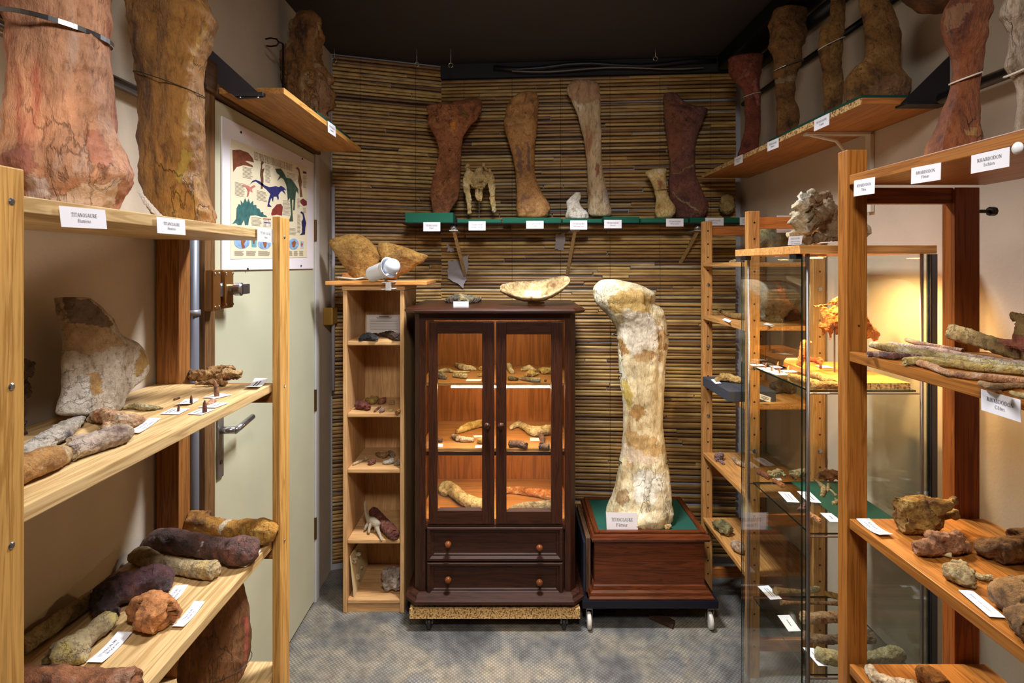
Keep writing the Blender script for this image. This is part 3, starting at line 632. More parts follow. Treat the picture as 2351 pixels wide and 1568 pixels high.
# ---------------------------------------------------------------- poster
def pc(x, y): return (490 + x / 4.128, 260 + y / 4.128)
def onX(pts, X): return [PX(*pc(*q), X) for q in pts]
po = thing('poster', 'framed dinosaur poster titled Les principaux dinosaures de France on the door', 'poster', (DX, 2.15, 1.56))
boxo('backing_board', flat((222, 216, 222), .6), DX + .0005, -.919, 1.755, 2.563, 1.566, 2.055, po, .001)
sheet = G().prism([PX(529, 318, -.9185), PX(705, 386, -.9185), PX(705, 591, -.9185), PX(529, 595, -.9185)], (.0006, 0, 0)).done('printed_sheet', flat((222, 210, 180), .5, 0, 0, 20, .06), po)
def pic(name, pts, col, X=-.9175, sc=1.0): return G().prism(onX(pts, X), (.0003, 0, 0)).done(name, flat(col, .55, 0, 0, 520, .5), po if X < -.9172 else po)
pic('theropod_head_picture', [(180, 350), (250, 345), (330, 375), (375, 430), (383, 465), (320, 450), (300, 455), (370, 495), (375, 512), (320, 495), (280, 492), (220, 510), (188, 555)], (128, 66, 40))
pic('blue_dinosaur_picture', [(345, 678), (370, 640), (400, 630), (440, 645), (490, 685), (530, 700), (590, 690), (620, 700), (640, 688), (670, 705), (690, 730), (665, 725), (685, 772), (650, 735), (635, 745), (615, 775), (620, 805), (612, 825), (600, 790), (570, 790), (565, 840), (548, 800), (528, 860), (552, 888), (510, 885), (528, 800), (540, 765), (500, 720), (450, 680), (400, 645), (370, 655)], (44, 46, 112))
pic('green_dinosaur_picture', [(585, 525), (640, 525), (668, 565), (690, 610), (740, 625), (770, 665), (805, 720), (805, 770), (790, 735), (780, 760), (770, 920), (755, 920), (760, 820), (745, 820), (750, 960), (755, 1025), (715, 1025), (735, 960), (725, 800), (705, 830), (700, 760), (690, 680), (665, 625), (640, 610), (605, 640), (630, 590), (600, 565)], (62, 86, 70))
pic('spiked_dinosaur_picture', [(180, 1048), (215, 1000), (220, 900), (240, 860), (262, 870), (258, 825), (280, 855), (300, 805), (318, 845), (332, 810), (350, 855), (375, 828), (378, 870), (405, 868), (410, 900), (435, 905), (450, 940), (470, 935), (475, 960), (500, 970), (510, 985), (450, 980), (400, 965), (350, 970), (335, 1010), (330, 1060), (300, 1060), (290, 1010), (265, 1060), (235, 1060), (215, 1040)], (60, 110, 108))
pic('long_neck_picture', [(450, 470), (465, 453), (478, 470), (462, 490), (460, 530), (485, 520), (470, 570), (475, 640), (465, 715), (450, 715), (452, 640), (442, 590), (445, 540), (452, 510)], (112, 74, 52))
pic('long_neck_picture', [(780, 520), (800, 508), (815, 530), (825, 580), (838, 650), (832, 700), (845, 793), (820, 795), (815, 700), (802, 640), (810, 580), (805, 545)], (138, 92, 66))
pic('pink_dinosaur_picture', [(255, 675), (330, 685), (350, 700), (385, 680), (400, 695), (365, 715), (370, 750), (345, 735), (330, 790), (315, 790), (325, 740), (310, 705)], (204, 128, 112))
pic('red_head_picture', [(548, 950), (560, 910), (600, 865), (640, 858), (657, 885), (650, 970), (600, 960), (552, 970)], (134, 52, 42))
pic('small_red_head_picture', [(822, 825), (850, 808), (885, 835), (885, 870), (855, 880), (825, 850)], (126, 50, 56))
pic('navy_dinosaur_picture', [(822, 940), (835, 928), (858, 950), (868, 1000), (880, 1040), (870, 1090), (868, 1150), (818, 1155), (840, 1130), (840, 1080), (835, 1030), (850, 1000), (845, 960)], (38, 40, 96))
def ell(cx, cy, rx, ry, k=20): return [(cx + rx * math.cos(2 * math.pi * i / k), cy + ry * math.sin(2 * math.pi * i / k)) for i in range(k)]
for cx, cy, rx, ry, land in ((270, 1225, 74, 60, [(258, 1180), (300, 1175), (305, 1215), (285, 1240), (300, 1270), (275, 1283), (262, 1240)]), (483, 1238, 64, 52, [(475, 1195), (510, 1195), (505, 1235), (500, 1270), (480, 1275), (470, 1230)]), (760, 1240, 48, 54, [(745, 1225), (765, 1205), (785, 1225), (772, 1265), (750, 1270)])):
    pic('globe_picture', ell(cx, cy, rx, ry), (150, 186, 224), -.9176); pic('continent_picture', land, (160, 92, 60), -.9172)
pic('map_picture', [(358, 1180), (410, 1185), (408, 1270), (362, 1268)], (112, 178, 190), -.9176); pic('continent_picture', [(370, 1195), (395, 1190), (390, 1240), (375, 1235)], (160, 92, 60), -.9172)
pic('map_picture', [(822, 1210), (858, 1214), (855, 1284), (822, 1282)], (196, 214, 226), -.9176); pic('continent_picture', [(835, 1220), (848, 1240), (838, 1275), (832, 1250)], (170, 60, 60), -.9172)
pic('chart_picture', [(472, 995), (545, 1000), (545, 1080), (472, 1075)], (226, 214, 196), -.9176); pic('chart_bar', [(472, 995), (545, 1000), (545, 1010), (472, 1004)], (190, 90, 40), -.9172); pic('chart_bar', [(480, 1030), (540, 1035), (540, 1045), (480, 1040)], (60, 70, 130), -.9172)
pic('flag_picture', [(848, 548), (880, 556), (880, 575), (848, 568)], (70, 50, 90), -.9176)
def tblock(x0, x1, y0, y1, dy=12):
    g = G(); y = y0; k = (0.24 if y0 < 800 else 0.1)
    while y < y1:
        e = x1 - random.random() * (x1 - x0) * .25; sl = k if y0 < 1250 else .02
        g.prism(onX([(x0, y), (e, y + (e - x0) * sl), (e, y + 4 + (e - x0) * sl), (x0, y + 4)], -.9175), (.0002, 0, 0)); y += dy
    g.done('text_block', flat((140, 126, 106), .7), po)
for b in ((278, 378, 505, 610), (492, 545, 490, 655), (205, 305, 650, 780), (412, 515, 730, 820), (695, 790, 560, 640), (848, 880, 590, 700), (658, 730, 825, 960), (795, 820, 810, 900), (795, 828, 960, 1130), (360, 460, 985, 1060), (715, 790, 1085, 1150), (850, 882, 900, 940)): tblock(*b)
for b in ((200, 298), (312, 410), (425, 540), (715, 752), (762, 805), (815, 858)): tblock(b[0], b[1], 1305, 1348, 8)
a, b = PX(*pc(388, 402), -.9172), PX(*pc(748, 520), -.9172); dd = (b - a)
lettering(po, [('LES PRINCIPAUX DINOSAURES DE FRANCE', .040, 0)], (a + b) / 2, dd.normalized(), V((0, 0, 1)), V((.0003, 0, 0)), 'title', (126, 84, 56), 1.0, dd.length)
for q in ((258, 180), (840, 432), (322, 1475), (828, 1446)):
    c = PX(*pc(*q), -.919); G().lathe(c, (1, 0, 0), [(.004, 0), (.004, .003), (.002, .004)], 8).done('pin', DKGR, po)

# ================================================================== left pine shelf
PINE = dict(c1=(178, 128, 66), c2=(220, 176, 108))
def pine(g): return wood((178, 140, 88), (214, 182, 132), g, .5, 1.0)
PINEO = wood((150, 88, 28), (204, 142, 62), 'z', .5)
ls = thing('shelf_unit', 'pale pine shelf unit along the left wall with bones on four boards', 'shelf', (-.78, 1.05, 0))
boxo('post', wood((168, 116, 52), (206, 158, 88), 'z', .5), -.628, -.608, .62, .690, 0, 1.70, ls, .002)
boxo('post', wood((168, 116, 52), (206, 158, 88), 'z', .5), -.628, -.608, 1.449, 1.512, 0, 1.709, ls, .002)
boxo('post', wood((118, 72, 30), (160, 106, 54), 'z', .5), -.932, -.873, 1.449, 1.50, 0, 1.65, ls, .002)
boxo('post', wood((118, 72, 30), (160, 106, 54), 'z', .5), -.932, -.873, .61, .66, 0, 1.65, ls, .002)
LSZ = [1.67, 1.27, .858, .50]
for z in LSZ: boxo('shelf_board', pine('y'), -.936, -.6285, .60, 1.447 if z in (1.27, .858) else 1.51, z - .021, z, ls, .0015)
for z in (1.25, .84, .48): boxo('end_rail', wood((118, 72, 30), (160, 106, 54), 'x', .5), -.873, -.628, 1.452, 1.47, z - .03, z + .018, ls, .001)
for yy, zz in ((.672, 1.658), (.672, 1.433), (.672, 1.24), (1.478, 1.656), (1.478, 1.258), (1.478, .846)):
    G().lathe((-.6085, yy, zz), (1, 0, 0), [(.0046, 0), (.0046, .001), (.003, .0022)], 10).done('screw', STEEL, ls)

# left high shelf and its bracket
def highshelf(name, label, x0, x1, y0, y1, z0, z1, mat, edge, side):
    t = thing(name, label, 'shelf', ((x0 + x1) / 2, (y0 + y1) / 2, z0)); boxo('shelf_board', mat, x0, x1, y0, y1, z0, z1, t, 0)
    return t
t = highshelf('wall_shelf', 'wooden shelf board high above the door on the left wall', -.939, -.708, 1.71, 2.58, 2.112, 2.13, wood((150, 100, 50), (190, 138, 78), 'y', .5), None, 1)
boxo('edge_strip', wood((176, 118, 52), (222, 168, 92), 'y', .5), -.708, -.705, 1.71, 2.58, 2.112, 2.13, t, 0)
g = G(); g.prism([PY(474, 104, 1.70), PY(606, 224, 1.70), PY(547, 228, 1.70), PY(474, 168, 1.70)], (0, .003, 0)); br = g.done('gusset_bracket', flat((64, 60, 66), .45, .4), t)
G().box(-.845, -.762, 1.69, 1.71, 2.100, 2.1115, .001).done('bracket_lip', flat((64, 60, 66), .45, .4), br)
for xx in (-.835, -.78): G().lathe((xx, 1.702, 2.0995), (0, 0, -1), [(.004, 0), (.004, .003), (.002, .004)], 8).done('screw', STEEL, br)
GREEN = flat((6, 88, 66), .85, 0, .1, 200); GREEND = flat((4, 62, 46), .9, 0, .1, 200)
boxo('felt_pad', GREEND, -.93, -.712, 2.02, 2.44, 2.130, 2.146, None, .001, label='dark green felt pad under the jagged bone above the door', cat='felt pad')
c = PY(640, 96, 2.05); g = G(); g.tube([c + V((-.05 + .0, 0, .010)), c + V((-.03, 0, .014)), c + V((-.008, 0, .010)), c + V((0, 0, -.002)), c + V((-.008, 0, -.014)), c + V((-.03, 0, -.017)), c + V((-.045, 0, -.015))], .0032, 8)
g.tube([c, c + V((.008, .02, 0)), V((c.x + .008, 2.07, 2.132))], .004, 8); g.done('wire_hook', flat((40, 32, 30), .35, .7), None, True, 'bent dark metal hook beside the jagged bone above the door', 'hook')

# right high chipboard shelf
t = highshelf('wall_shelf', 'long chipboard shelf high on the right wall holding four dark bones', .972, 1.209, 1.537, 2.826, 2.028, 2.046, wood((140, 90, 42), (176, 120, 62), 'y', .5), None, -1)
boxo('raw_edge', chipboard(), .969, .972, 1.537, 2.826, 2.028, 2.046, t, 0)
boxo('end_strip', wood((150, 90, 40), (190, 120, 60), 'x', .5), .972, 1.209, 1.5345, 1.537, 2.028, 2.046, t, 0)
g = G(); g.prism([PY(2068, 238, 1.528), PY(2180, 128, 1.528), PY(2190, 228, 1.528), PY(2150, 239, 1.528)], (0, .003, 0)); g.done('gusset_bracket', flat((38, 36, 42), .45, .4), t)
boxo('bracket_lip', flat((38, 36, 42), .45, .4), 1.08, 1.20, 1.515, 1.56, 2.0225, 2.0275, t, .001)
boxo('felt_sheet', GREEND, .985, 1.20, 1.56, 2.12, 2.0465, 2.062, None, .001, label='dark green felt sheet under the flared bone on the high chipboard shelf', cat='felt pad')
# white cast shelf bracket below it
g = G(); yb = 1.86
g.box(1.196, 1.209, yb - .014, yb + .014, 1.76, 2.026, .002); g.box(.985, 1.205, yb - .014, yb + .014, 2.018, 2.0275, .001)
g.tube([(1.20, yb, 1.80), (1.15, yb, 1.93), (1.09, yb, 2.0), (1.0, yb, 2.02)], .006, 8)
g.done('shelf_bracket', flat((206, 200, 190), .4), None, False, 'white cast shelf bracket under the high chipboard shelf', 'bracket')

# ================================================================== back shelf with green felt
SZ = 1.795
t = thing('wall_shelf', 'long dark glass shelf on the bamboo wall with green felt blocks', 'shelf', (.3, 2.9, 1.78))
G().prism([V((-.545, 2.765, SZ - .008)), V((1.165, 2.765, SZ - .008)), V((1.165, 2.895, SZ - .008)), V((-.35, 3.005, SZ - .008)), V((-.39, 3.005, SZ - .008)), V((-.545, 2.95, SZ - .008))], (0, 0, .008)).done('shelf_plate', flat((16, 18, 18), .15), t)
WST = wood((150, 118, 74), (190, 160, 112), 'z', .6)
for px, pxt in ((1042, 1068), (1320, 1302), (1602, 1548)):
    a = PY(px, 522, 2.80); G().cyl((a.x, a.y, SZ - .009), (a.x, a.y, SZ - .036), .019, 16).done('bracket_cup', STEEL, t, True)
    G().box(a.x - .022, a.x + .022, a.y - .022, a.y + .17, SZ - .040, SZ - .036, .001).done('bracket_plate', flat((200, 198, 196), .4, .4), t)
    b = PY(pxt, 632, 2.985); d = (V(b) - V(a)); ax = d.normalized(); sd = V((1, 0, 0)) * .0085; fw = V((0, .012, 0))
    st = V((a.x, a.y, SZ - .041)); G().prism([st - sd, st + sd, st + sd + fw, st - sd + fw], V(b) - st).done('strut', WST, t)
def felt(label, x0p, x1p, zt, y0=2.77, y1=2.97, m=GREEN): return boxo('felt_block', m, PY(x0p, 500, y0).x, PY(x1p, 500, y0).x, y0, y1, SZ + .0005, zt, None, .002, label=label, cat='felt block')
felt('tall dark green felt block under the reddish pubis on the back shelf', 930, 1040, 1.846)
felt('thin green felt strip under the three-pronged vertebra', 1050, 1150, 1.812, 2.77, 2.90)
felt('green felt block under the brown femur on the back shelf', 1153, 1288, 1.822, 2.79)
felt('thin green felt strip under the small white metatarsal', 1292, 1382, 1.815, 2.77, 2.86)
felt('green felt block under the tall pale bone on the back shelf', 1386, 1468, 1.828, 2.80, 2.93)
felt('thin green felt strip under the small yellow-white metacarpal', 1473, 1580, 1.818, 2.77, 2.87)
felt('green felt block under the purple humerus and the round fossil', 1584, 1716, 1.822, 2.78, 2.885)
# torn plaster patches where the mat is missing
for k, (poly, lb) in enumerate(([[(1026, 560), (1046, 575), (1026, 580)], 'small torn paper patch by the left shelf strut'], [[(1028, 600), (1055, 598), (1078, 580), (1072, 640), (1062, 660), (1028, 640)], 'large torn paper patch below the left shelf strut'], [[(1276, 540), (1296, 535), (1292, 578), (1272, 570)], 'torn paper patch beside the middle shelf strut'])):
    rag = []
    for (xa, ya), (xb, yb) in zip(poly, poly[1:] + poly[:1]):
        for u in range(6): rag.append((xa + (xb - xa) * u / 6 + random.uniform(-2.2, 2.2), ya + (yb - ya) * u / 6 + random.uniform(-2.2, 2.2)))
    q = [V((v.x, 3.019 - .075 * (v.x + .39), v.z)) for v in (PY(x, y, 3.01) for x, y in rag)]
    G().prism(q, (0, .001, 0)).done('torn_paper', flat((176, 166, 168), .8, 0, .5, 40, .3), None, False, lb, 'paper')

# ================================================================== narrow bookcase
def beech(g): return wood((190, 144, 96), (212, 168, 118), g, .45, 1.3)
BX0, BX1, BY0, BY1 = -.769, -.490, 2.514, 2.83
bc = thing('bookcase', 'narrow tall beech bookcase standing beside the dark glass-door cabinet', 'bookcase', (-.63, 2.67, 0))
boxo('side_panel', beech('z'), BX0, BX0 + .019, BY0, BY1, 0, 1.468, bc, .004)
boxo('side_panel', beech('z'), BX1 - .019, BX1, BY0, BY1, 0, 1.468, bc, .004)
boxo('back_panel', beech('z'), BX0 + .019, BX1 - .019, BY1 - .006, BY1, .02, 1.46, bc, 0)
boxo('top_board', beech('x'), BX0 - .004, BX1 + .004, BY0 - .004, BY1, 1.468, 1.492, bc, .006)
BKZ = [1.2367, .909, .655, .334, .060]
for z in BKZ: boxo('shelf', beech('x'), BX0 + .0195, BX1 - .0195, BY0 + .004, BY1 - .007, z - .020, z, bc, .005)
boxo('plinth', beech('x'), BX0 + .0195, BX1 - .0195, BY0 + .01, BY0 + .026, 0, .040, bc, .001)
boxo('loose_plank', wood((176, 112, 52), (212, 150, 84), 'x', .5), PY(748, 647, 2.50).x, PY(985, 647, 2.56).x, 2.49, 2.80, 1.4925, 1.510, None, .003, label='loose wooden plank lying on top of the narrow bookcase', cat='plank')

# ================================================================== glass-door cabinet
def maho(g, r=.3): return wood((34, 16, 9), (60, 30, 16), g, r + .1, 1.2)
MX, MZ = maho('x'), maho('z')
CF = 2.42
def cxp(px, Y=CF): return (px - CX) * Y / F
def czp(py, Y=CF): return H - (py - CY) * Y / F
cb = thing('display_cabinet', 'dark mahogany display cabinet with two lit glass doors and two drawers', 'cabinet', (-.07, 2.68, .105))
X0, X1 = cxp(950), cxp(1322); OX0, OX1 = cxp(977), cxp(1297); ZT = 1.372; ZDT, ZDB = czp(735), czp(1203)
FR_ = [('front_stile', (X0 + .022, OX0, CF, CF + .03, .15, ZT)), ('front_stile', (OX1, X1 - .022, CF, CF + .03, .15, ZT))]
for nm, (a, b, c, d, e, f_) in FR_: boxo(nm, MZ, a, b, c, d, e, f_, cb, .002)
for sx, x in ((1, X0), (-1, X1)):
    g = G(); g.prism([V((x, CF + .024, .15)), V((x + sx * .022, CF + .001, .15)), V((x + sx * .0225, CF + .03, .15)), V((x + sx * .004, CF + .05, .15))], (0, 0, ZT - .15)); g.done('corner_pilaster', MZ, cb)
    boxo('side_panel', MZ, min(x, x + sx * .018), max(x, x + sx * .018), CF + .045, 2.93, .15, ZT, cb, .001)
boxo('top_rail', MX, OX0, OX1, CF, CF + .03, ZDT, ZT, cb, .001)
boxo('back_panel', wood((128, 78, 42), (160, 104, 60), 'z', .4, .5), X0 + .018, X1 - .018, 2.915, 2.93, .15, ZT, cb, 0)
g = G(); g.octloft([(X0 - .022, X1 + .022, CF - .042, 2.95, 1.372, .045), (X0 - .034, X1 + .034, CF - .054, 2.95, 1.377, .05), (X0 - .040, X1 + .040, CF - .06, 2.95, 1.386, .05), (X0 - .036, X1 + .036, CF - .056, 2.95, 1.394, .05), (X0 - .03, X1 + .03, CF - .05, 2.95, 1.398, .05)]); g.done('top_slab', maho('x', .22), cb)
g = G(); g.octloft([(X0 - .03, X1 + .03, CF - .04, 2.93, .119, .045), (X0 - .036, X1 + .036, CF - .048, 2.93, .124, .048), (X0 - .036, X1 + .036, CF - .047, 2.93, .136, .048), (X0 - .022, X1 + .022, CF - .032, 2.93, .141, .04), (X0 - .018, X1 + .018, CF - .026, 2.93, .150, .035), (X0 - .004, X1 + .004, CF - .008, 2.93, .156, .026)]); g.done('base_moulding', maho('x', .4), cb)
for xx in (X0 + .03, X1 - .03):
    for yy in (CF + .02, 2.87): G().lathe((xx, yy, .104), (0, 0, 1), [(.028, 0), (.034, .004), (.034, .009), (.03, .0145)], 18).done('bun_foot', MX, cb, True)
SH1, SH2, SHF = 1.057, .763, .457
INW = wood((150, 102, 58), (182, 130, 78), 'x', .4, .8)
for z in (SH1, SH2): boxo('inner_shelf', INW, X0 + .019, X1 - .019, 2.475, 2.914, z - .014, z, cb, .001)
boxo('inner_floor', INW, X0 + .019, X1 - .019, 2.455, 2.914, SHF - .016, SHF, cb, .001)
boxo('mid_rail', MX, OX0, OX1, CF - .004, CF + .03, czp(1214), ZDB - .001, cb, .002)
GL = glassmat()
def doorleaf(x0p, x1p, gx0, gx1, gy0, gy1, kx):
    x0, x1, a, b = cxp(x0p), cxp(x1p), cxp(gx0), cxp(gx1); zt, zb, gt, gb = czp(738.5), czp(1200), czp(gy0), czp(gy1)
    fr_ = G()
    d = boxo('door', MZ, x0, a, CF - .012, CF + .012, zb, zt, cb, .002)
    boxo('door_stile', MZ, b, x1, CF - .012, CF + .012, zb, zt, d, .002)
    boxo('door_rail', MX, a, b, CF - .012, CF + .012, gt, zt, d, .001); boxo('door_rail', MX, a, b, CF - .012, CF + .012, zb, gb, d, .001)
    m = G(); t_ = .010
    for (p, q, r, s) in ((a, a + t_, gb, gt), (b - t_, b, gb, gt)):
        pass
    m.prism([V((a, CF - .012, gb)), V((b, CF - .012, gb)), V((b - t_, CF - .002, gb + t_)), V((a + t_, CF - .002, gb + t_))], (0, .003, 0))
    m.done('glazing_bead', maho('x', .6), d)
    G().box(a - .004, b + .004, CF + .002, CF + .005, gb - .004, gt + .004).done('glass_pane', GL, d)
    G().lathe((cxp(kx), CF - .012, czp(973)), (0, -1, 0), [(.006, 0), (.006, .010), (.013, .014), (.0155, .022), (.013, .030), (.005, .034)], 16).done('knob', maho('x', .2), d, True)
doorleaf(985, 1135, 1005, 1107, 765, 1170, 1120); doorleaf(1139, 1291, 1163, 1265, 767, 1172, 1150)
def drawer(y0, y1, kn):
    a, b, zt, zb = cxp(981), cxp(1292), czp(y0), czp(y1); g = G()
    g.ringloft([[V((a + i, CF - o, zb + i)), V((b - i, CF - o, zb + i)), V((b - i, CF - o, zt - i)), V((a + i, CF - o, zt - i))] for i, o in ((0, -.02), (0, .008), (.004, .012), (.012, .012), (.020, .002), (.026, .002), (.03, -.003))])
    d = g.done('drawer', maho('x', .5), cb)
    for kx, ky in kn: G().lathe((cxp(kx), CF + .003, czp(ky)), (0, -1, 0), [(.006, 0), (.006, .014), (.012, .018), (.015, .026), (.012, .034), (.004, .038)], 16).done('knob', wood((92, 50, 24), (120, 66, 32), 'x', .25), d, True)
drawer(1208, 1286, ((1030, 1244), (1238, 1252))); drawer(1289, 1366, ((1030, 1325), (1238, 1331)))
boxo('lower_carcass', MX, X0 + .0225, X1 - .0225, CF + .022, 2.914, .157, SHF - .018, cb, 0)
# lamps inside the cabinet
WARM = (255, 222, 168)
boxo('strip_shield', MX, X0 + .019, X1 - .019, 2.475, 2.480, SH2 - .032, SH2 - .0145, cb, .001)  # lip added to hide the middle strip light from view
for nm, px0, px1, z, yy, st, lb in (('strip_light', 1000, 1275, SH2 - .0225, 2.50, 110, 'warm strip light hidden under the middle shelf of the glass-door cabinet'), ('strip_light', 1036, 1262, SH1 - .022, 2.50, 115, 'glowing warm strip light under the upper shelf of the glass-door cabinet'), ('strip_light', 1000, 1275, ZDT + .016, 2.475, 95, 'warm strip light behind the top rail of the glass-door cabinet')):
    G().cyl(PY(px0, 880, yy).xy.to_3d() + V((0, 0, z)), PY(px1, 880, yy).xy.to_3d() + V((0, 0, z)), .006, 10).done(nm, emit(WARM, st), None, True, lb, 'lamp')
# rolling board below
db = thing('rolling_board', 'raw chipboard rolling platform with black castors under the dark cabinet', 'platform', (-.07, 2.6, 0))
boxo('board', chipboard(), cxp(940, 2.38), cxp(1332, 2.38), 2.38, 2.92, .060, .1035, db, .001)
def castor(par, x, y, r, wheel, top, name='castor'):
    f_ = G().box(x - .014, x + .014, y - .016, y + .016, top - .004, top).done(name, DKST, par)
    for s in (-1, 1): G().prism([V((x + s * .012, y - .014, top - .003)), V((x + s * .012, y + .014, top - .003)), V((x + s * .012, y + .006, r - .004)), V((x + s * .012, y - .006, r - .004))], (s * .0015, 0, 0)).done('fork', STEEL, f_)
    G().lathe((x - .009, y, r), (1, 0, 0), [(r * .8, 0), (r, .003), (r, .015), (r * .8, .018)], 20).done('wheel', wheel, f_, True)
    G().cyl((x - .016, y, r), (x + .016, y, r), .003, 8).done('axle', STEEL, f_)
for x in (cxp(985, 2.40), cxp(1295, 2.40)):
    for y in (2.41, 2.86): castor(db, x, y, .026, flat((22, 22, 24), .5), .060)

# ================================================================== pedestal
def mah2(g, r=.35): return wood((62, 29, 13), (100, 50, 25), g, r + .05, 1.2)
pd = thing('pedestal', 'square mahogany pedestal with green felt top carrying the white femur', 'pedestal', (.60, 2.6, .128))
g = G(); g.rectloft([(.335, .880, 2.402, 2.83, .128), (.335, .880, 2.402, 2.83, .134), (.340, .874, 2.408, 2.82, .140), (.343, .870, 2.412, 2.82, .152), (.352, .858, 2.420, 2.81, .160), (.357, .850, 2.425, 2.80, .176), (.3625, .845, 2.43, 2.79, .180)]); g.done('base_moulding', mah2('x', .25), pd)
boxo('body', mah2('x'), .3625, .845, 2.43, 2.79, .179, .372, pd, .001)
g = G(); g.rectloft([(.3605, .847, 2.428, 2.80, .368), (.350, .862, 2.414, 2.81, .374), (.347, .866, 2.410, 2.815, .384), (.352, .862, 2.414, 2.81, .392), (.352, .862, 2.416, 2.81, .398), (.37, .843, 2.436, 2.795, .402)]); g.done('top_moulding', mah2('x', .25), pd)
boxo('felt_top', flat((10, 72, 58), .9, 0, .1, 200), .385, .828, 2.452, 2.782, .400, .4045, pd, 0)
for s, (x0, x1, y0, y1) in enumerate(((.362, .385, 2.43, 2.80), (.828, .851, 2.43, 2.80), (.385, .828, 2.78, 2.80), (.385, .828, 2.43, 2.452))): boxo('rim', mah2('y' if s < 2 else 'x', .25), x0, x1, y0, y1, .400, .412, pd, .004)
PT = .4045
dl = thing('dolly', 'black steel dolly with white wheels under the mahogany pedestal', 'dolly', (.60, 2.6, 0))
for (x0, x1, y0, y1) in ((.305, .895, 2.395, 2.42), (.305, .895, 2.82, 2.845), (.305, .33, 2.42, 2.82), (.87, .895, 2.42, 2.82)): boxo('frame_bar', flat((22, 22, 34), .35, .3), x0, x1, y0, y1, .095, .127, dl, .002)
for x in (.335, .862):
    for y in (2.41, 2.82): castor(dl, x, y, .036, flat((206, 200, 192), .5), .095)
q = G().box(.315, .325, 2.44, 2.83, .1275, .36, .001).done('picture_frame', flat((24, 26, 44), .4), None, False, 'dark blue framed panel leaning beside the mahogany pedestal', 'frame')
q = G().box(.329, .350, 2.46, 2.81, .1275, .37, .003).done('picture_frame', wood((66, 44, 30), (104, 76, 54), 'z', .6), None, False, 'old brown wooden frame leaning beside the mahogany pedestal', 'frame')
g = G(); a = PZ(1480, 1412, .02); g.prism([PZ(1490, 1412, .018), PZ(1545, 1436, .018), PZ(1550, 1424, .018), PZ(1520, 1408, .018)], (0, 0, -.0175)); g.done('wood_scrap', wood((44, 26, 18), (66, 42, 30), 'x', .7), None, False, 'dark scrap of wood on the floor under the dolly', 'wood')

# ================================================================== right orange-pine shelf
def opine(g, k=False): return wood((130, 74, 24), (166, 106, 44), g, .42, 1.0, k)
rs = thing('shelf_unit', 'orange-stained pine shelf unit along the right wall nearest the viewer', 'shelf', (.87, .85, 0))
boxo('post', opine('z', True), .727, .771, 1.20, 1.235, 0, 1.832, rs, .002)
boxo('post', wood((104, 48, 10), (150, 82, 26), 'z', .42, 1.0, True), .960, 1.015, 1.20, 1.235, 0, 1.75, rs, .002)
boxo('post', opine('z'), .727, .771, .10, .135, 0, 1.832, rs, .002)
RZ = [1.775, 1.395, 1.035, .722]
for z in RZ: boxo('shelf_board', opine('y', True), .727, 1.02, .14, 1.192, z - .021, z, rs, .0015)
boxo('end_rail', wood((104, 48, 10), (150, 82, 26), 'x', .42), .771, .960, 1.205, 1.225, 1.715, 1.750, rs, .001)
boxo('end_rail', wood((104, 48, 10), (150, 82, 26), 'x', .42), .771, .960, 1.205, 1.225, .30, .34, rs, .001)
for yy, zz in ((1.20, 1.45),): G().cyl((.752, 1.1985, zz), (.752, 1.201, zz), .002, 8).done('peg_hole', flat((30, 16, 6), .9), rs)
g = G(); c = PY(2250, 485, 1.215); g.cyl((1.0155, 1.217, c.z), (1.066, 1.217, c.z), .004, 8); g.lathe((1.0155, 1.217, c.z), (1, 0, 0), [(.009, 0), (.009, .006), (.006, .008)], 8); g.lathe((1.05, 1.217, c.z), (1, 0, 0), [(.010, 0), (.010, .012)], 8)
g.done('wall_bolt', flat((60, 50, 44), .4, .8), rs)

# ================================================================== second peg-hole shelf at the back right
def ivar(g): return wood((156, 104, 52), (192, 142, 84), g, .5, 1.2)
us = thing('shelf_unit', 'peg-hole pine shelf unit in the back corner behind the glass showcase', 'shelf', (1.05, 2.39, 0))
UX0, UX1, UY0, UY1 = .905, 1.201, 2.12, 2.652
for (x0, x1, y0, y1) in ((UX0, UX0 + .045, UY0, UY0 + .03), (UX1 - .045, UX1, UY0, UY0 + .03), (UX0, UX0 + .045, UY1 - .03, UY1), (UX1 - .045, UX1, UY1 - .03, UY1)):
    pst = boxo('post', ivar('z'), x0, x1, y0, y1, 0, 1.79, us, .002); g = G()
    for k in range(27): g.cyl((x0 + .024, y0 - .0004, .12 + k * .0625), (x0 + .024, y0 + .0002, .12 + k * .0625), .004, 8)
    g.done('peg_holes', flat((26, 16, 8), .9), pst)
    for zz in (1.49, .87, 1.2): G().lathe((x0 + .024, y0, zz), (0, -1, 0), [(.008, 0), (.008, .003), (.004, .004)], 10).done('bolt', STEEL, pst)
for y in (UY0 + .005, UY1 - .025):
    for z in (1.745, .60, .12): boxo('end_rail', wood((140, 78, 30), (176, 108, 50), 'x', .5), UX0 + .045, UX1 - .045, y, y + .02, z - .022, z + .022, us, .001)
UZ = [1.594, 1.345, 1.038, .696, .388]
for z in UZ: boxo('shelf_board', ivar('y'), UX0, UX1, UY0 + .032, UY1 - .032, z - .018, z, us, .0015)

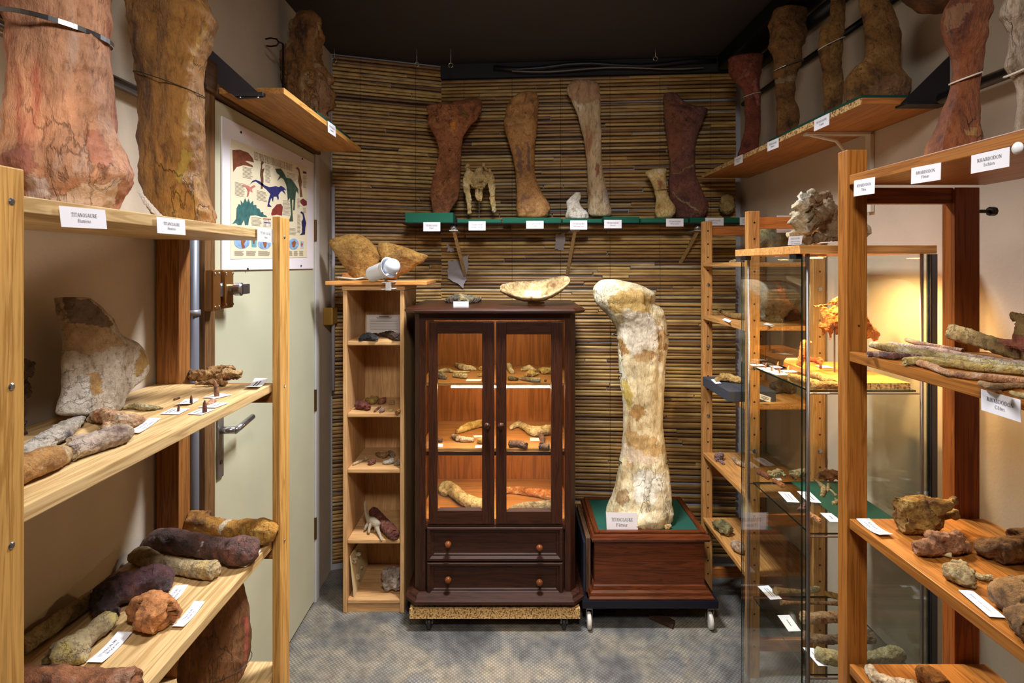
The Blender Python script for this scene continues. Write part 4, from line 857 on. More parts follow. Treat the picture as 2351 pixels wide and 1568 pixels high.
# ================================================================== glass showcase
gc = thing('glass_showcase', 'tall glass showcase with wooden top holding small bones on three glass shelves', 'showcase', (.95, 1.68, 0))
GX0, GX1, GY0, GY1 = .7646, 1.128, 1.468, 1.895
boxo('top_board', wood((170, 116, 60), (204, 150, 88), 'x', .45), GX0, GX1, GY0, GY1, 1.612, 1.634, gc, .001)
boxo('base_board', wood((170, 116, 60), (204, 150, 88), 'x', .45), GX0, GX1, GY0, GY1, 0, .06, gc, .001)
GE = flat((10, 34, 28), .1)
def pane(name, x0, x1, y0, y1, z0, z1):
    o = G().box(x0, x1, y0, y1, z0, z1).done(name, [GL, GE], gc); d = (x1 - x0, y1 - y0, z1 - z0); ax = d.index(min(d)); fax = [2, 2, 1, 0, 1, 0]
    o.data.polygons.foreach_set('material_index', [0 if f == ax else 1 for f in fax]); return o
pane('glass_side', GX0 + .008, GX0 + .012, GY0 + .010, GY1 - .03, .062, 1.611)
pane('glass_side', GX1 - .016, GX1 - .012, GY0 + .010, GY1 - .03, .062, 1.611)
pane('glass_side', GX0 + .018, GX1 - .022, GY0 + .004, GY0 + .008, .062, 1.611)
pane('glass_side', GX0 + .018, GX1 - .022, GY1 - .028, GY1 - .024, .062, 1.611)
GZ = [1.243, .857, .475]
for z in GZ: pane('glass_shelf', .806, 1.094, 1.498, 1.850, z - .005, z)
RODM = flat((132, 122, 126), .3, .8)
for x in (.795, 1.1):
    for y in (1.485, 1.858): G().cyl((x, y, .06), (x, y, 1.612), .0045, 10).done('rod', RODM, gc, True)
for z in GZ:
    for y in (1.492, 1.856): G().cyl((.793, y, z - .008), (1.1, y, z - .008), .0025, 8).done('shelf_wire', RODM, gc)
boxo('corner_post', flat((92, 90, 96), .4, .6), GX1 - .011, GX1 + .004, GY0 + .003, GY0 + .02, .06, 1.611, gc, .001)
boxo('door_clip', BLK, GX0 + .001, GX0 + .02, GY0 + .025, GY0 + .06, 1.598, 1.6115, gc, .001)
boxo('door_clip', BLK, GX0 + .001, GX0 + .02, GY1 - .08, GY1 - .045, 1.598, 1.6115, gc, .001)
for k, (x, y) in enumerate(((.88, 1.60), (1.02, 1.66))):
    s = thing('spot_light', ('left' if k == 0 else 'right') + ' small recessed spot light under the wooden top of the glass showcase', 'lamp', (x, y, 1.60))
    G().lathe((x, y, 1.6115), (0, 0, -1), [(.026, 0), (.028, .004), (.024, .008)], 18).done('housing', STEEL, s)
    G().lathe((x, y, 1.6030), (0, 0, -1), [(.018, 0), (.016, .002)], 16).done('lens', emit((255, 206, 130), 25), s)
    l = bpy.data.lights.new('showcase_bulb', 'SPOT'); l.energy = 19; l.color = (1, .62, .27); l.spot_size = math.radians(165); l.spot_blend = .6; l.shadow_soft_size = .015
    lo = bpy.data.objects.new('showcase_bulb', l); lo.location = (0, 0, -.004); lo.parent = s; COL.objects.link(lo)
G().tube([(1.1, 1.80, 1.61), (1.105, 1.79, 1.5), (1.098, 1.785, 1.40), (1.103, 1.78, 1.26)], .004, 8).done('lamp_cable', flat((206, 180, 130), .5), gc, True)
# ================================================================== fossils
# ---- left shelf, top board
PINKB = bone((206, 148, 112), (168, 84, 62), (214, 176, 156), 9, .45, .6, .7, True, 'z')
upright('fossil_humerus', 'big pink-orange humerus end with a steel band on the left top board', 'bone',
 [(-230, -20, 250), (-150, -28, 262), (-60, 4, 242), (0, 14, 232), (50, 22, 230), (80, 30, 232), (115, 33, 233), (150, 37, 236), (200, 38, 242), (240, 36, 247), (270, 30, 250), (300, 26, 258), (330, 16, 268), (350, 6, 274), (370, -2, 280), (395, -2, 289), (415, 10, 290), (435, 28, 280), (455, 45, 268), (475, 55, 262), (492, 62, 258)],
 ('Y', .95), PINKB, .72, 170, 130, .085, 3.0, 1.6705, paint=[([(150, 445), (190, 420), (240, 425), (275, 405), (270, 440), (262, 470), (255, 492), (90, 492), (100, 460)], (226, 196, 170)), ([(55, 405), (110, 410), (120, 450), (70, 455)], (216, 190, 180)), ([(0, 350), (60, 330), (90, 380), (60, 405), (0, 400)], (176, 108, 90)), ([(190, 300), (230, 300), (262, 370), (240, 390), (205, 370)], (190, 118, 88))], grooves=((4.9, .25, .10, .5, .95), (4.2, .2, .08, .55, .95)))
b1 = bpy.data.objects['fossil_humerus']; g = G(); c = PY(131, 85, .95)
ring = [V((c.x + .0825 * math.cos(t), .95 + .070 * math.sin(t), c.z + .012 - .030 * math.cos(t) * .55)) for t in [k * 2 * math.pi / 40 for k in range(41)]]
g = G(); g.ringloft([[p + V((0, 0, -.004)), p + V((0, 0, .004)), p * 1.0 + (p - V((c.x, .95, p.z))).normalized() * .0015 + V((0, 0, .004)), p + (p - V((c.x, .95, p.z))).normalized() * .0015 + V((0, 0, -.004))] for p in ring], False); g.done('steel_band', STEEL, b1)
BRNB = bone((164, 114, 52), (98, 62, 26), (190, 148, 74), 11, .6, .45, .8, True, 'z')
upright('fossil_humerus', 'tall dark golden-brown humerus with a thin wire on the left top board', 'bone',
 [(-60, 325, 440), (-30, 306, 462), (0, 298, 470), (20, 300, 480), (40, 303, 495), (60, 304, 491), (80, 308, 482), (100, 311, 475), (125, 315, 468), (150, 317, 462), (175, 318, 460), (200, 322, 460), (230, 327, 461), (260, 330, 461), (290, 331, 462), (320, 328, 463), (350, 330, 465), (380, 328, 467), (410, 326, 470), (440, 332, 474), (470, 340, 480), (490, 350, 488), (510, 362, 490), (524, 370, 488)],
 ('Y', 1.28), BRNB, .75, 170, 130, .085, 8.0, 1.6705, paint=[([(420, 340), (445, 345), (430, 400), (410, 420), (400, 400)], (170, 138, 56))], grooves=((4.75, .16, .10, .05, .65),))
c = PY(390, 195, 1.28); G().tube([V((c.x + .075 * math.cos(t), 1.28 + .059 * math.sin(t), c.z - .025 * math.cos(t))) for t in [k * 2 * math.pi / 36 for k in range(37)]], .0011, 5).done('wire', flat((46, 56, 44), .5, .4), bpy.data.objects['fossil_humerus.001'])
lobes('plaster_flake', 'white plaster sliver at the foot of the golden-brown humerus', 'plaster', [[(320, 440, 5), (338, 466, 7), (362, 492, 7), (380, 512, 5)]], ('Y', 1.215), flat((226, 220, 214), .8, 0, .4, 120), .15, ('y', .4), zmin=1.6705)
JAG = bone((150, 102, 54), (84, 56, 30), (176, 150, 110), 12, .6, .5, 1.0, True, 'z')
upright('fossil_bone', 'jagged brown bone chunk on the high shelf above the door', 'bone', [(25, 690, 722), (40, 676, 733), (60, 664, 735), (75, 660, 736), (95, 664, 734), (115, 648, 727), (130, 644, 722), (150, 643, 728), (165, 645, 738), (185, 648, 754), (205, 652, 760), (235, 655, 763), (260, 665, 762), (284, 680, 758)], ('Y', 2.24), JAG, .7, 120, 96, .30, 21.0, 2.1465, paint=[([(725, 170), (760, 190), (762, 285), (735, 285), (715, 230)], (150, 108, 76))])

# ---- left shelf, second board
M_ = LSZ[1]
PLATE = bone((208, 196, 180), (150, 124, 84), (226, 218, 208), 13, .5, .7, .8, True)
upright('fossil_plate', 'large pale weathered bone plate leaning on the wall of the left shelf', 'bone', [(682, 145, 185), (690, 142, 200), (700, 142, 215), (715, 142, 232), (730, 146, 250), (745, 148, 260), (760, 147, 268), (775, 150, 285), (787, 150, 312), (800, 149, 326), (820, 148, 336), (840, 146, 341), (860, 146, 335), (875, 145, 322), (890, 145, 300), (905, 143, 287), (920, 140, 281), (935, 136, 277), (955, 131, 268)], ('X', -.878), PLATE, -.02, 170, 120, .20, 5.0, M_, lean=-.08, paint=[([(142, 680), (205, 685), (262, 745), (235, 760), (180, 770), (160, 740)], (108, 80, 54)), ([(148, 740), (250, 752), (290, 790), (200, 815), (150, 800)], (196, 164, 122)), ([(325, 800), (343, 830), (318, 865), (305, 860)], (176, 132, 40)), ([(200, 860), (225, 850), (235, 900), (215, 910)], (188, 140, 60))])
DRKV = bone((98, 78, 60), (58, 46, 36), (140, 124, 100), 16)
lobes('fossil_vertebra', 'dark spiky bone half hidden by the near left post', 'bone', [[(40, 840, 20), (62, 845, 18), (76, 832, 6)], [(60, 850, 14), (72, 862, 7)], [(50, 880, 16), (66, 885, 8)], [(50, 890, 14), (62, 905, 8)], [(46, 885, 15), (42, 940, 14), (44, 1000, 17)]], ('X', -.90), DRKV, .25, ('x', .5), zmin=M_)
PURP = bone((204, 184, 170), (120, 84, 92), (224, 206, 170), 16, .5, .6, .8)
lobes('fossil_bone', 'long grey-purple bone lying furthest left under the pale plate', 'bone', [[(50, 1040, 22), (80, 1022, 24), (115, 1002, 26), (150, 980, 24), (180, 962, 14)]], ('Z', M_), bone((196, 186, 174), (84, 70, 82), (222, 214, 200), 15, .5, .6, .9), .14, ('z', .8))
lobes('fossil_bone', 'broken orange-white bone fragment in front of the pale plate', 'bone', [[(205, 958, 10), (235, 955, 17), (270, 966, 20), (305, 965, 15), (330, 963, 6)], [(235, 985, 10), (265, 975, 14)]], ('Z', M_), bone((214, 168, 128), (176, 92, 50), (226, 204, 180), 18, .6, .65, 1.0), .22)
lobes('fossil_bone', 'thin greenish flat bone chip near the middle of the left board', 'bone', [[(285, 935, 6), (310, 930, 9), (340, 934, 9), (372, 936, 3)]], ('Z', M_), bone((172, 158, 118), (110, 96, 66), (196, 180, 150), 18), .15, ('z', .8))
lobes('fossil_bone', 'orange speckled bone end lying against the near left post', 'bone', [[(20, 1088, 36), (70, 1070, 34), (110, 1056, 32), (142, 1046, 24)]], ('Z', M_), bone((202, 150, 86), (172, 104, 44), (214, 188, 150), 20, .35, .6, .7), .08)
lobes('fossil_bone', 'purple-white cracked bone pointing right on the second left board', 'bone', [[(165, 1038, 22), (190, 1026, 24), (215, 1016, 25), (245, 1006, 25), (275, 997, 24), (284, 994, 20)], [(160, 1012, 10), (190, 1002, 8)]], ('Z', M_), PURP, .10)
lobes('fossil_jaw', 'craggy brown jaw-like bone near the far left post', 'bone', [[(432, 858, 11), (455, 862, 14), (490, 862, 13), (520, 860, 14), (548, 862, 11)], [(480, 852, 8), (515, 845, 8), (530, 848, 9)], [(450, 882, 6), (480, 880, 7), (500, 878, 8), (515, 880, 7)]], ('Z', M_), bone((158, 112, 58), (92, 58, 26), (200, 162, 106), 20, .6, .6, 1.0), .3, zmin=M_)
def tooth(label, px, py, h, r, sZ, c, lean=0.0, raise_=0.0015):
    b = PZ(px, py, sZ + raise_); rr = r * b.y / F; hh = h * b.y / F
    G().tube([b, b + V((lean * hh * .3, 0, hh * .4)), b + V((lean * hh * .7, 0, hh * .8)), b + V((lean * hh, 0, hh))], [rr, rr * 1.02, rr * .7, rr * .2], 10).done('fossil_tooth', bone(c, tuple(int(v * .6) for v in c), tuple(min(255, int(v * 1.3)) for v in c), 60, .2), None, True, label, 'tooth')
tooth('tallest brown fossil tooth standing on a card before the jaw-like bone', 498, 910, 37, 5.5, M_, (150, 100, 66), -.12)
tooth('slim dark fossil tooth on the rear card of the left board', 439, 927, 20, 3.2, M_, (92, 52, 40))
tooth('smallest upright fossil tooth on the front left card', 409, 945, 19, 2.8, M_, (110, 70, 48), .15)
tooth('thick reddish fossil tooth standing on the front right card', 470, 947, 28, 5, M_, (122, 70, 54))
lobes('fossil_tooth', 'brown tooth lying flat on the left board without a card', 'tooth', [[(400, 917, 2.5), (412, 913, 2.5)]], ('Z', M_), bone((110, 66, 46), (70, 40, 28), (140, 96, 70), 60), .05)
lobes('fossil_chip', 'small pinkish stone chip lying on a card behind the reddish tooth', 'stone', [[(478, 928, 4), (487, 922, 6), (493, 920, 4)]], ('Z', M_), bone((210, 150, 126), (170, 120, 90), (216, 200, 160), 50), .15)
card('white card with two printed lines beside the orange fragment on the left board', (292, 998), (343, 964), (320, 998), ('Z', M_), [('TITANOSAURE', .32, .16), ('Fragments de mandibule', .26, -.2)], curl=.002)
card('card under the smallest upright tooth', (368, 952), (395, 939), (410, 953), ('Z', M_), [(.7, .05, .3), (.6, .05, .15)])
card('card under the slim dark tooth at the back', (400, 933), (425, 921), (433, 932), ('Z', M_), [(.6, .05, .2)], curl=.003)
card('card under the thick reddish tooth', (431, 952), (461, 940), (463, 954), ('Z', M_), [(.6, .06, .25)])
card('card under the pinkish chip', (455, 937), (487, 926), (494, 938), ('Z', M_), [(.6, .05, -.2)])
card('card under the tallest tooth', (466, 914), (506, 905), (493, 917), ('Z', M_), None)
card('curled white card at the far right end of the second left board', (562, 895), (585, 875), (594, 895), ('Z', M_), [(.5, .07, .1), (.6, .06, -.12)], curl=.006)
# ---- left shelf, third board
T_ = LSZ[2]
lobes('fossil_bone', 'golden-yellow bone with a white band, farthest on the third left board', 'bone', [[(412, 1208, 14), (440, 1204, 22), (480, 1208, 23), (530, 1214, 21), (575, 1216, 24), (605, 1222, 30), (618, 1224, 24)], [(440, 1185, 12, .03), (480, 1182, 12, .03)]], ('Z', T_), bone((178, 124, 40), (118, 70, 28), (206, 164, 78), 14, .5, .5, .8, True), .10, paint=[([(508, 1230), (500, 1222), (505, 1205), (530, 1186), (536, 1190), (514, 1208)], (220, 206, 180))], jit=1)
lobes('fossil_bone', 'dark purple-brown bone with a white line on the third left board', 'bone', [[(342, 1246, 17), (370, 1240, 27), (420, 1246, 26), (470, 1253, 26), (520, 1262, 27), (552, 1264, 34), (574, 1260, 28)]], ('Z', T_), bone((92, 62, 56), (56, 40, 38), (136, 84, 74), 14, .5, .5, .7, True), .09, paint=[([(458, 1272), (456, 1266), (466, 1236), (472, 1234), (466, 1252)], (206, 196, 190))], jit=1)
lobes('fossil_bone', 'grey-yellow waisted bone in the middle of the third left board', 'bone', [[(306, 1278, 14), (325, 1276, 20), (370, 1293, 17), (420, 1303, 17), (465, 1308, 20), (490, 1309, 21)]], ('Z', T_), bone((178, 158, 124), (122, 104, 82), (200, 170, 110), 16, .45, .6, .7), .09)
lobes('fossil_bone', 'shiny dark purple bone with a black knobby end on the third left board', 'bone', [[(232, 1375, 28), (255, 1365, 36), (290, 1348, 36), (330, 1335, 35), (365, 1330, 34), (385, 1332, 24)], [(240, 1395, 26), (255, 1412, 22)]], ('Z', T_), bone((104, 72, 80), (50, 36, 40), (150, 100, 76), 15, .5, .35, .9, True), .16, paint=[([(200, 1330), (250, 1320), (270, 1360), (275, 1420), (260, 1440), (200, 1400)], (48, 34, 34))])
lobes('fossil_bone', 'orange-brown lump of bone in front of the dark purple bone', 'bone', [[(312, 1400, 26), (345, 1392, 36), (380, 1405, 32), (398, 1408, 20)], [(330, 1420, 28), (360, 1425, 28)], [(335, 1375, 18, .02), (355, 1372, 16, .02)]], ('Z', T_), bone((196, 130, 76), (150, 96, 56), (208, 156, 104), 14, .3, .75, .6), .10)
lobes('fossil_bone', 'long grey bone lying against the wall of the third left board', 'bone', [[(50, 1485, 22), (100, 1450, 21), (150, 1415, 20), (205, 1378, 18)]], ('Z', T_), bone((158, 146, 112), (104, 90, 64), (176, 162, 130), 16), .09)
lobes('fossil_metatarsal', 'yellow-white waisted metatarsal beside the nearest card on the third left board', 'bone', [[(128, 1505, 30), (160, 1492, 32), (200, 1462, 23), (232, 1436, 25), (248, 1426, 22)], [(105, 1512, 16), (190, 1500, 20)]], ('Z', T_), bone((204, 186, 146), (150, 104, 84), (216, 196, 120), 18, .5, .6, .8), .10)
lobes('fossil_bone', 'large reddish-brown bone at the bottom left corner on the third board', 'bone', [[(20, 1580, 44), (90, 1570, 40), (160, 1572, 36), (230, 1572, 34), (300, 1572, 34)]], ('Z', T_), bone((166, 106, 68), (104, 64, 46), (196, 160, 138), 13, .5, .6, .8), .12)
card('card reading TITANOSAURE beside the yellow-white metatarsal', (198, 1527), (270, 1457), (234, 1528), ('Z', T_), TX('TITANOSAURE', 'Métatarsien'), curl=.004)
card('card reading TITANOSAURE in front of the orange-brown lump', (395, 1444), (446, 1386), (421, 1445), ('Z', T_), TX('TITANOSAURE', 'Métatarsien'), curl=.004)
card('card half hidden between the orange lump and the grey-yellow bone', (370, 1387), (401, 1350), (403, 1384), ('Z', T_), TX('TITANOSAURE', 'Métatarsien'), curl=.003)
card('card tucked under the dark purple-brown bone on the third left board', (539, 1304), (577, 1264), (564, 1306), ('Z', T_), TX('TITANOSAURE', 'Métacarpien'), curl=.003)
# ---- left shelf, fourth board
Q_ = LSZ[3]
lb = upright('fossil_bone', 'thick brown bone stump bound with wire under the third left board', 'bone', [(1330, 470, 545), (1345, 455, 555), (1380, 445, 562), (1420, 440, 568), (1460, 432, 570), (1500, 425, 569), (1530, 420, 567), (1562, 415, 560)], ('Y', 1.385), bone((128, 84, 48), (82, 54, 34), (150, 104, 66), 12, .5, .7, .7, True, 'z'), .75, 70, 64, .06, 14, Q_ + .0005, paint=[([(558, 1420), (575, 1410), (572, 1520), (562, 1520), (560, 1470)], (176, 90, 74))])
c = PY(497, 1530, 1.385); G().tube([V((c.x + .084 * math.cos(t), 1.385 + .064 * math.sin(t), c.z + .016 * math.cos(t))) for t in [k * 2 * math.pi / 30 for k in range(31)]], .001, 5).done('wire', STEEL, lb)
for nm, cc, lb_ in (('a', [[(420, 1572, 14), (455, 1568, 12), (460, 1558, 8)]], 'left one of the small yellow bones at the bottom edge of the left shelf'), ('b', [[(485, 1570, 15), (500, 1562, 14)]], 'middle one of the small yellow bones at the bottom edge of the left shelf'), ('c', [[(520, 1572, 12), (534, 1566, 12)]], 'right one of the small yellow bones at the bottom edge of the left shelf')):
    lobes('fossil_bone', lb_, 'bone', cc, ('Z', Q_), bone((196, 158, 104), (140, 104, 60), (214, 190, 150), 22), .15)
XS = ('X', -.6265)
card('card reading TITANOSAURE Humérus under the big pink-orange humerus', (132, 472), (238, 482), (138, 521), XS, TX('TITANOSAURE', 'Humérus'))
card('card reading TITANOSAURE Humérus under the golden-brown humerus', (357, 497), (422, 505), (359, 535), XS, TX('TITANOSAURE', 'Humérus'))
card('small faded card at the far end of the left top board', (589, 521), (626, 527), (589, 554), XS, TX('TITANOSAURE', 'Fémur'), paper=(226, 222, 222))
card('tiny card on the front edge of the high shelf above the door', (751, 277), (769, 290), (752, 303), ('X', -.7035), TX('TITANOSAURE', 'Omoplate'))

# ---- back shelf
YB = 2.885
upright('fossil_pubis', 'broad reddish-brown pubis mended with clay at the left of the back shelf', 'bone', [(224, 1082, 1094), (229, 1066, 1102), (236, 1030, 1107), (244, 985, 1107), (252, 984, 1106), (262, 989, 1102), (272, 987, 1096), (285, 987, 1084), (300, 993, 1072), (312, 999, 1065), (325, 1005, 1062), (340, 1009, 1060), (360, 1007, 1058), (380, 1003, 1057), (400, 998, 1056), (420, 993, 1055), (440, 990, 1054), (458, 991, 1050), (472, 992, 1042), (486, 993, 1034), (492, 996, 1032)], ('Y', YB), bone((156, 96, 60), (108, 64, 44), (182, 122, 76), 13, .7, .6, .7, True), .36, 130, 90, .16, 31, 1.8465, paint=[([(1033, 278), (1045, 282), (1048, 300), (1035, 298)], (206, 130, 30)), ([(1010, 345), (1018, 335), (1030, 420), (1045, 440), (1030, 470), (1012, 400)], (150, 96, 48)), ([(1050, 250), (1080, 262), (1075, 275), (1052, 262)], (116, 84, 40))])
VER = bone((208, 180, 122), (150, 106, 58), (224, 206, 160), 20, .5, .6, .8)
vt = lobes('fossil_vertebra', 'cream three-pronged cervical vertebra on a thin metal stand', 'bone', [[(1098, 392, 12), (1100, 410, 20), (1099, 425, 17)], [(1098, 428, 15), (1099, 445, 10), (1102, 458, 7)], [(1080, 400, 14), (1071, 415, 9), (1072, 440, 7), (1077, 465, 6), (1078, 488, 4)], [(1118, 398, 12), (1127, 412, 9), (1129, 435, 8), (1131, 460, 7), (1134, 484, 5)], [(1078, 395, 9), (1075, 382, 6), (1073, 376, 3)], [(1109, 395, 9), (1109, 380, 6), (1110, 375, 3)], [(1120, 395, 6), (1123, 388, 4)]], ('Y', 2.83), VER, .10, ('y', .7), seed=4.0)
a = PY(1100, 462, 2.83); G().cyl((a.x, a.y, 1.8125), (a.x, a.y, a.z + .01), .002, 8).done('display_stand', STEEL, None, False, 'thin metal rod holding up the three-pronged vertebra', 'stand')
upright('fossil_femur', 'smooth brown femur with purple streaks on the back shelf', 'bone', [(209, 1208, 1222), (213, 1195, 1230), (220, 1182, 1234), (232, 1170, 1236), (245, 1163, 1236), (262, 1160, 1234), (280, 1157, 1233), (300, 1160, 1232), (320, 1166, 1231), (340, 1172, 1229), (360, 1178, 1229), (380, 1181, 1228), (400, 1183, 1230), (420, 1185, 1235), (440, 1186, 1243), (455, 1186, 1252), (470, 1186, 1262), (482, 1185, 1264), (492, 1186, 1260), (502, 1190, 1255)], ('Y', YB), bone((174, 124, 70), (126, 84, 52), (192, 146, 88), 12, .35, .5, .5, True), .5, 130, 90, .09, 41, 1.8225, paint=[([(1185, 335), (1195, 340), (1200, 400), (1192, 405), (1186, 370)], (116, 84, 76)), ([(1208, 330), (1216, 332), (1218, 395), (1210, 392)], (116, 84, 76))], grooves=((4.9, .22, .18, .62, 1.0), (4.5, .3, .08, .2, .7)))
upright('fossil_fibula', 'tall pale cream bone with a wide head, tallest on the back shelf', 'bone', [(184, 1322, 1345), (187, 1312, 1362), (193, 1305, 1372), (202, 1302, 1376), (214, 1303, 1377), (228, 1310, 1378), (250, 1320, 1379), (280, 1330, 1380), (310, 1338, 1380), (340, 1344, 1380), (365, 1347, 1381), (390, 1348, 1383), (410, 1348, 1387), (430, 1348, 1391), (450, 1348, 1397), (470, 1348, 1402), (485, 1348, 1404), (498, 1352, 1402)], ('Y', YB), bone((206, 182, 146), (170, 122, 76), (222, 210, 190), 11, .35, .55, .5, True, 'z'), .55, 130, 90, .09, 51, 1.8285, paint=[([(1302, 184), (1376, 184), (1378, 230), (1345, 240), (1310, 230)], (178, 138, 104)), ([(1365, 378), (1374, 375), (1376, 395), (1368, 410)], (160, 84, 50)), ([(1385, 440), (1395, 430), (1404, 470), (1392, 465)], (186, 174, 178))], grooves=((5.1, .15, .12, .02, .45),))
upright('fossil_metatarsal', 'small chalk-white metatarsal at the front of the back shelf', 'bone', [(441, 1322, 1331), (446, 1317, 1333), (455, 1308, 1333), (463, 1301, 1330), (472, 1302, 1333), (480, 1304, 1340), (488, 1302, 1349), (496, 1299, 1350), (504, 1300, 1349)], ('Y', 2.81), bone((222, 216, 206), (176, 164, 144), (232, 228, 222), 26, .4), .6, 60, 44, .10, 61, 1.8155)
upright('fossil_metacarpal', 'small yellow-white metacarpal tied with a thread on the back shelf', 'bone', [(386, 1512, 1526), (390, 1490, 1530), (397, 1482, 1530), (405, 1487, 1530), (415, 1493, 1530), (430, 1500, 1531), (445, 1504, 1533), (455, 1506, 1537), (465, 1506, 1543), (475, 1505, 1549), (485, 1503, 1550), (494, 1504, 1547), (502, 1507, 1543)], ('Y', 2.82), bone((216, 190, 130), (186, 128, 66), (228, 214, 180), 20, .35, .55, .5, True), .6, 70, 48, .07, 66, 1.8185, paint=[([(1510, 410), (1520, 412), (1520, 435), (1512, 432)], (180, 96, 54))])
upright('fossil_humerus', 'purple-brown humerus with a notched head on the back shelf', 'bone', [(212, 1531, 1546), (217, 1525, 1556), (225, 1523, 1563), (234, 1523, 1573), (243, 1524, 1592), (250, 1524, 1622), (257, 1525, 1627), (266, 1526, 1622), (282, 1527, 1614), (300, 1530, 1605), (320, 1533, 1599), (340, 1535, 1596), (360, 1537, 1595), (380, 1538, 1596), (400, 1536, 1598), (420, 1535, 1604), (440, 1535, 1612), (455, 1536, 1619), (470, 1540, 1625), (482, 1545, 1626), (492, 1550, 1620), (502, 1553, 1612)], ('Y', 2.865), bone((126, 80, 70), (92, 58, 58), (152, 98, 74), 13, .5, .5, .7, True), .42, 130, 90, .10, 71, 1.8225, paint=[([(1525, 225), (1540, 232), (1568, 285), (1566, 310), (1562, 350), (1540, 390), (1532, 320)], (132, 80, 54)), ([(1540, 398), (1560, 400), (1594, 383), (1592, 378), (1562, 393)], (176, 150, 120)), ([(1536, 440), (1575, 470), (1610, 488), (1606, 482), (1572, 460)], (176, 150, 120))], grooves=((4.9, .35, .22, .02, .45), (4.7, .2, .12, .7, 1.0)))
lobes('fossil_egg', 'round knobbly tan fossil at the right end of the back shelf', 'fossil', [[(1669, 462, 16), (1668, 474, 18), (1667, 480, 13)]], ('Y', 2.86), bone((200, 174, 112), (150, 124, 72), (216, 194, 136), 40, .2, .7, 1.0), .10, zmin=1.8225, nsc=3.0, blunt=False)
YC = ('Y', 2.7635)
for x0, x1, y0, y1, tx, lb in ((972, 1011, 510, 531, 'Pubis', 'first card from the left on the back shelf, under the tall felt block'), (1076, 1115, 508, 529, 'Vertèbre cervicale', 'card under the three-pronged vertebra'), (1208, 1248, 507, 525, 'Fémur', 'card under the smooth brown femur'), (1309, 1348, 506, 527, 'Métatarsien', 'card under the small chalk-white metatarsal'), (1387, 1427, 505, 524, 'Péroné', 'card under the tallest pale bone'), (1529, 1569, 502, 520, 'Métacarpien', 'card under the small yellow-white metacarpal'), (1619, 1661, 500, 518, 'Humérus', 'card to the right of the purple humerus'), (1698, 1736, 499, 517, 'Vertèbre caudale', 'card half hidden behind the peg-hole post')):
    card(lb, (x0, y0), (x1, y0), (x0, y1), YC, TX('TITANOSAURE', tx))

# ---- things on the bookcase and its shelves
OCH = bone((186, 140, 68), (138, 94, 40), (204, 164, 92), 22, .3, .6, 1.0)
upright('rock_slab', 'left half of the cracked ochre rock slab on the narrow bookcase', 'rock', [(537, 800, 822), (542, 785, 832), (550, 760, 842), (560, 756, 852), (572, 765, 862), (585, 775, 866), (600, 785, 866), (615, 793, 864), (630, 800, 862), (642, 806, 860)], ('Y', 2.66), OCH, .35, 90, 90, .22, 81, 1.5105)
upright('rock_slab', 'right half of the cracked ochre rock slab on the narrow bookcase', 'rock', [(557, 868, 892), (562, 866, 912), (570, 865, 935), (580, 866, 958), (588, 867, 980), (598, 867, 972), (610, 866, 955), (622, 864, 940), (632, 864, 925), (642, 866, 910)], ('Y', 2.66), bone((170, 126, 58), (124, 84, 36), (196, 152, 82), 22, .3, .6, 1.0), .35, 90, 90, .22, 84, 1.5105)
lm = thing('clip_lamp', 'white clip-on spot lamp with an unlit bulb on the narrow bookcase', 'lamp', tuple(PY(895, 650, 2.47)))
WHT = flat((226, 226, 232), .35)
a, b = PY(852, 631, 2.50), PY(894, 614, 2.43); ax = (b - a).normalized()
G().lathe(a, ax, [(.012, 0), (.032, .002), (.035, .008), (.036, (b - a).length * .8), (.041, (b - a).length * .92), (.0475, (b - a).length), (.045, (b - a).length), (.037, (b - a).length * .9), (.032, .02)], 28).done('lamp_shade', WHT, lm, True)
G().lathe(b - ax * .012, ax, [(.016, -.02), (.024, .0), (.032, .014), (.035, .028), (.033, .042), (.026, .054), (.014, .062), (.002, .065)], 28).done('bulb', flat((206, 214, 226), .15), lm, True)
c = PY(893, 655, 2.47); G().tube([(a + b) / 2 + V((0, 0, -.025)), c + V((0, 0, .012))], .004, 10).done('arm', STEEL, lm, True)
g = G(); 
for zz in (.010, -.020): g.prism([c + V((-.03, -.012, zz)), c + V((.028, -.012, zz + .004)), c + V((.028, .03, zz + .004)), c + V((-.03, .03, zz))], (0, 0, .004))
g.box(c.x - .012, c.x + .012, c.y - .014, c.y - .006, c.z - .022, c.z + .014); g.done('clamp', WHT, lm)
G().box(c.x - .011, c.x + .0, c.y - .006, c.y + .012, c.z - .014, c.z + .008).done('clamp_pad', flat((70, 70, 74), .6), lm)
G().tube([a + V((0, .005, 0)), PY(838, 637, 2.495), PY(815, 641, 2.495), PY(790, 638, 2.50), PY(775, 637, 2.56), V((PY(772, 637, 2.7).x, 2.74, 1.5165))], .0035, 8).done('cord', flat((216, 210, 206), .5), lm, True)
g = G(); q = [PY(783, 640, 2.6), PY(806, 640, 2.6), PY(788, 626, 2.6)]; q = [V((v.x, v.y, max(v.z, 1.5105))) for v in q]; g.prism(q, (0, .05, 0)); g.done('wood_wedge', wood((150, 92, 44), (186, 124, 66), 'x', .6), None, False, 'small wooden wedge propping the ochre slab', 'wedge')
def smalls(sZ, rows):
    for nm, lb, ct, cols, ch, am in rows: lobes(nm, lb, ct, ch, ('Z', sZ), bone(*cols, 34, .35, .6, .8), am)
B1, B2, B3, B4, B5 = BKZ
BLKB = ((46, 44, 48), (24, 24, 28), (80, 76, 74))
